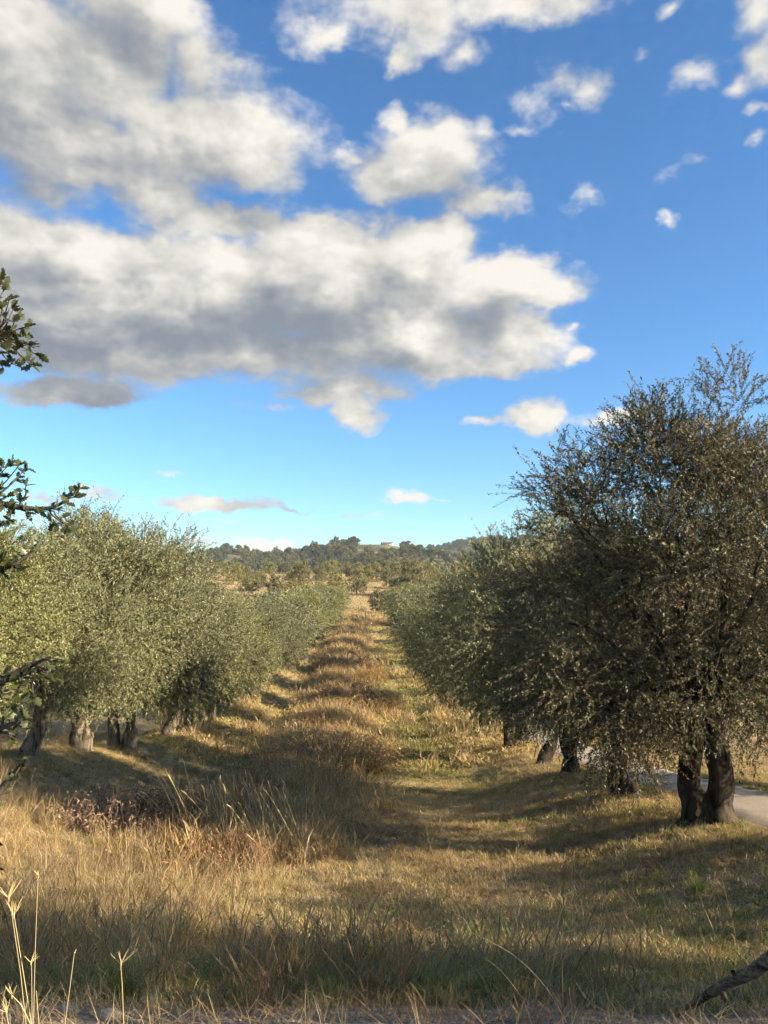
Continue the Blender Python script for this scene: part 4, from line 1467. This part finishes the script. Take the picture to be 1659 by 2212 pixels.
BOUGHS = [
    (5.0, 3.0, [(-120, 760), (-30, 735), (30, 720)], [(4, 604), (14, 618), (22, 640), (6, 655), (34, 660), (12, 684), (44, 688), (66, 698), (26, 712), (52, 722), (10, 735), (74, 752),
                                                     (40, 748), (84, 768), (60, 778), (24, 775), (70, 792), (40, 792), (8, 796), (16, 760)], .105),
    (5.0, 2.2, [(-140, 1090), (-20, 1085), (60, 1100), (120, 1098), (168, 1058)], [(6, 1002), (24, 998), (46, 1000), (60, 1008), (14, 1024), (38, 1030), (58, 1046), (8, 1052), (26, 1066), (52, 1082), (4, 1092), (34, 1100),
                                                                  (64, 1112), (88, 1106), (112, 1096), (128, 1104), (146, 1088), (152, 1072), (164, 1060), (178, 1052), (140, 1118), (20, 1124), (6, 1140), (150, 1142),
                                                                  (118, 1134), (170, 1076), (44, 1062)], .088),
    (4.4, 1.5, [(-160, 1290), (-40, 1240), (30, 1222), (70, 1190)], [(10, 1238), (36, 1222), (58, 1200), (78, 1186), (24, 1210), (6, 1205), (50, 1230)], .085),
    (3.5, 1.2, [(-150, 1500), (-30, 1490), (60, 1440), (110, 1420)], [(90, 1432), (66, 1452), (118, 1440), (36, 1476), (140, 1428), (100, 1462), (20, 1448), (60, 1486), (10, 1490), (44, 1512), (76, 1508), (124, 1466)], .07),
    (3.5, 1.0, [(-120, 1620), (-20, 1580), (40, 1560)], [(20, 1552), (46, 1566), (8, 1582), (32, 1590), (62, 1552), (14, 1530), (50, 1538), (72, 1572), (28, 1570)], .068),
    (3.6, .7, [(-90, 1810), (-10, 1722), (30, 1672), (56, 1640)], [(56, 1640), (46, 1652), (62, 1650), (36, 1668), (26, 1686), (40, 1664), (10, 1712), (18, 1700), (4, 1728)], .055),
]
for bi, (dep, zt, path, clusters, size) in enumerate(BOUGHS):
    g = Geo()
    base = np.array([.08, 0, max(zt + .2, .6)])
    pp = [base] + [np.array(at(x, y, dep) - O0) for x, y in path]
    tt = np.linspace(0, len(pp) - 1, (len(pp) - 1) * 4 + 1)
    Q = np.stack([np.interp(tt, np.arange(len(pp)), [p[c] for p in pp]) for c in range(3)], -1)
    for _ in range(2):
        Q[1:-1] = (Q[:-2] + 2 * Q[1:-1] + Q[2:]) / 4
    g.tube(Q, np.linspace(.035, .006, len(Q)), 7, .08, bi)
    cl = []
    for (x, y) in clusters:
        c = np.array(at(x, y, dep + rgo.normal(0, .12)) - O0)
        k = int(np.argmin(np.linalg.norm(Q - c, axis=1)))
        k = max(k - 2, 0)
        tw_ = curve_pts(Q[k], c, rgo, 6, .02)
        g.tube(tw_, np.linspace(.007, .0028, 6), 5)
        cl.append((c, unit(tw_[-1] - tw_[-2])))
    bo = link('branch', g.build('oak_branch', M['oak_bark']), oak)
    for c, d in cl:
        for q in range(6 if bi < 2 else 5):
            ld = unit(d * .5 + rgo.normal(0, .6, 3) + np.array([0, 0, .15]))
            pos = c - d * rgo.uniform(0, .05)
            lf = link('leaf', OAKL[rgo.integers(0, 4)], bo)
            lf.location = pos
            up = unit(np.array([rgo.normal(0, .6), rgo.normal(0, .6) - .3, 1.0]))
            xx_ = unit(np.cross(ld, up))
            zz_ = np.cross(xx_, ld)
            mt = Matrix((xx_, ld, zz_)).transposed()
            lf.rotation_euler = mt.to_euler()
            s = size * rgo.uniform(.48, .82)
            lf.scale = (s, s, s)

# ------------------------------------------------------------------ air between here and the hills
hz_m, T = new_mat('haze air')
pv = T.n('ShaderNodeVolumePrincipled')
pv.inputs['Color'].default_value = (0.80, 0.88, 1.0, 1)
pv.inputs['Density'].default_value = 0.00011
pv.inputs['Anisotropy'].default_value = 0.0
o_ = T.n('ShaderNodeOutputMaterial')
T.nt.links.new(pv.outputs[0], o_.inputs['Volume'])
g = Geo()
zmin = float(np.array([v.co.z for v in ground.data.vertices]).min()) - 1.5
box(g, -4400, 4400, -4400, 4400, zmin, 135.0)
tag(link('haze', g.build('haze', hz_m, False)), 'thin bluish air softening the far hills', kind='stuff')
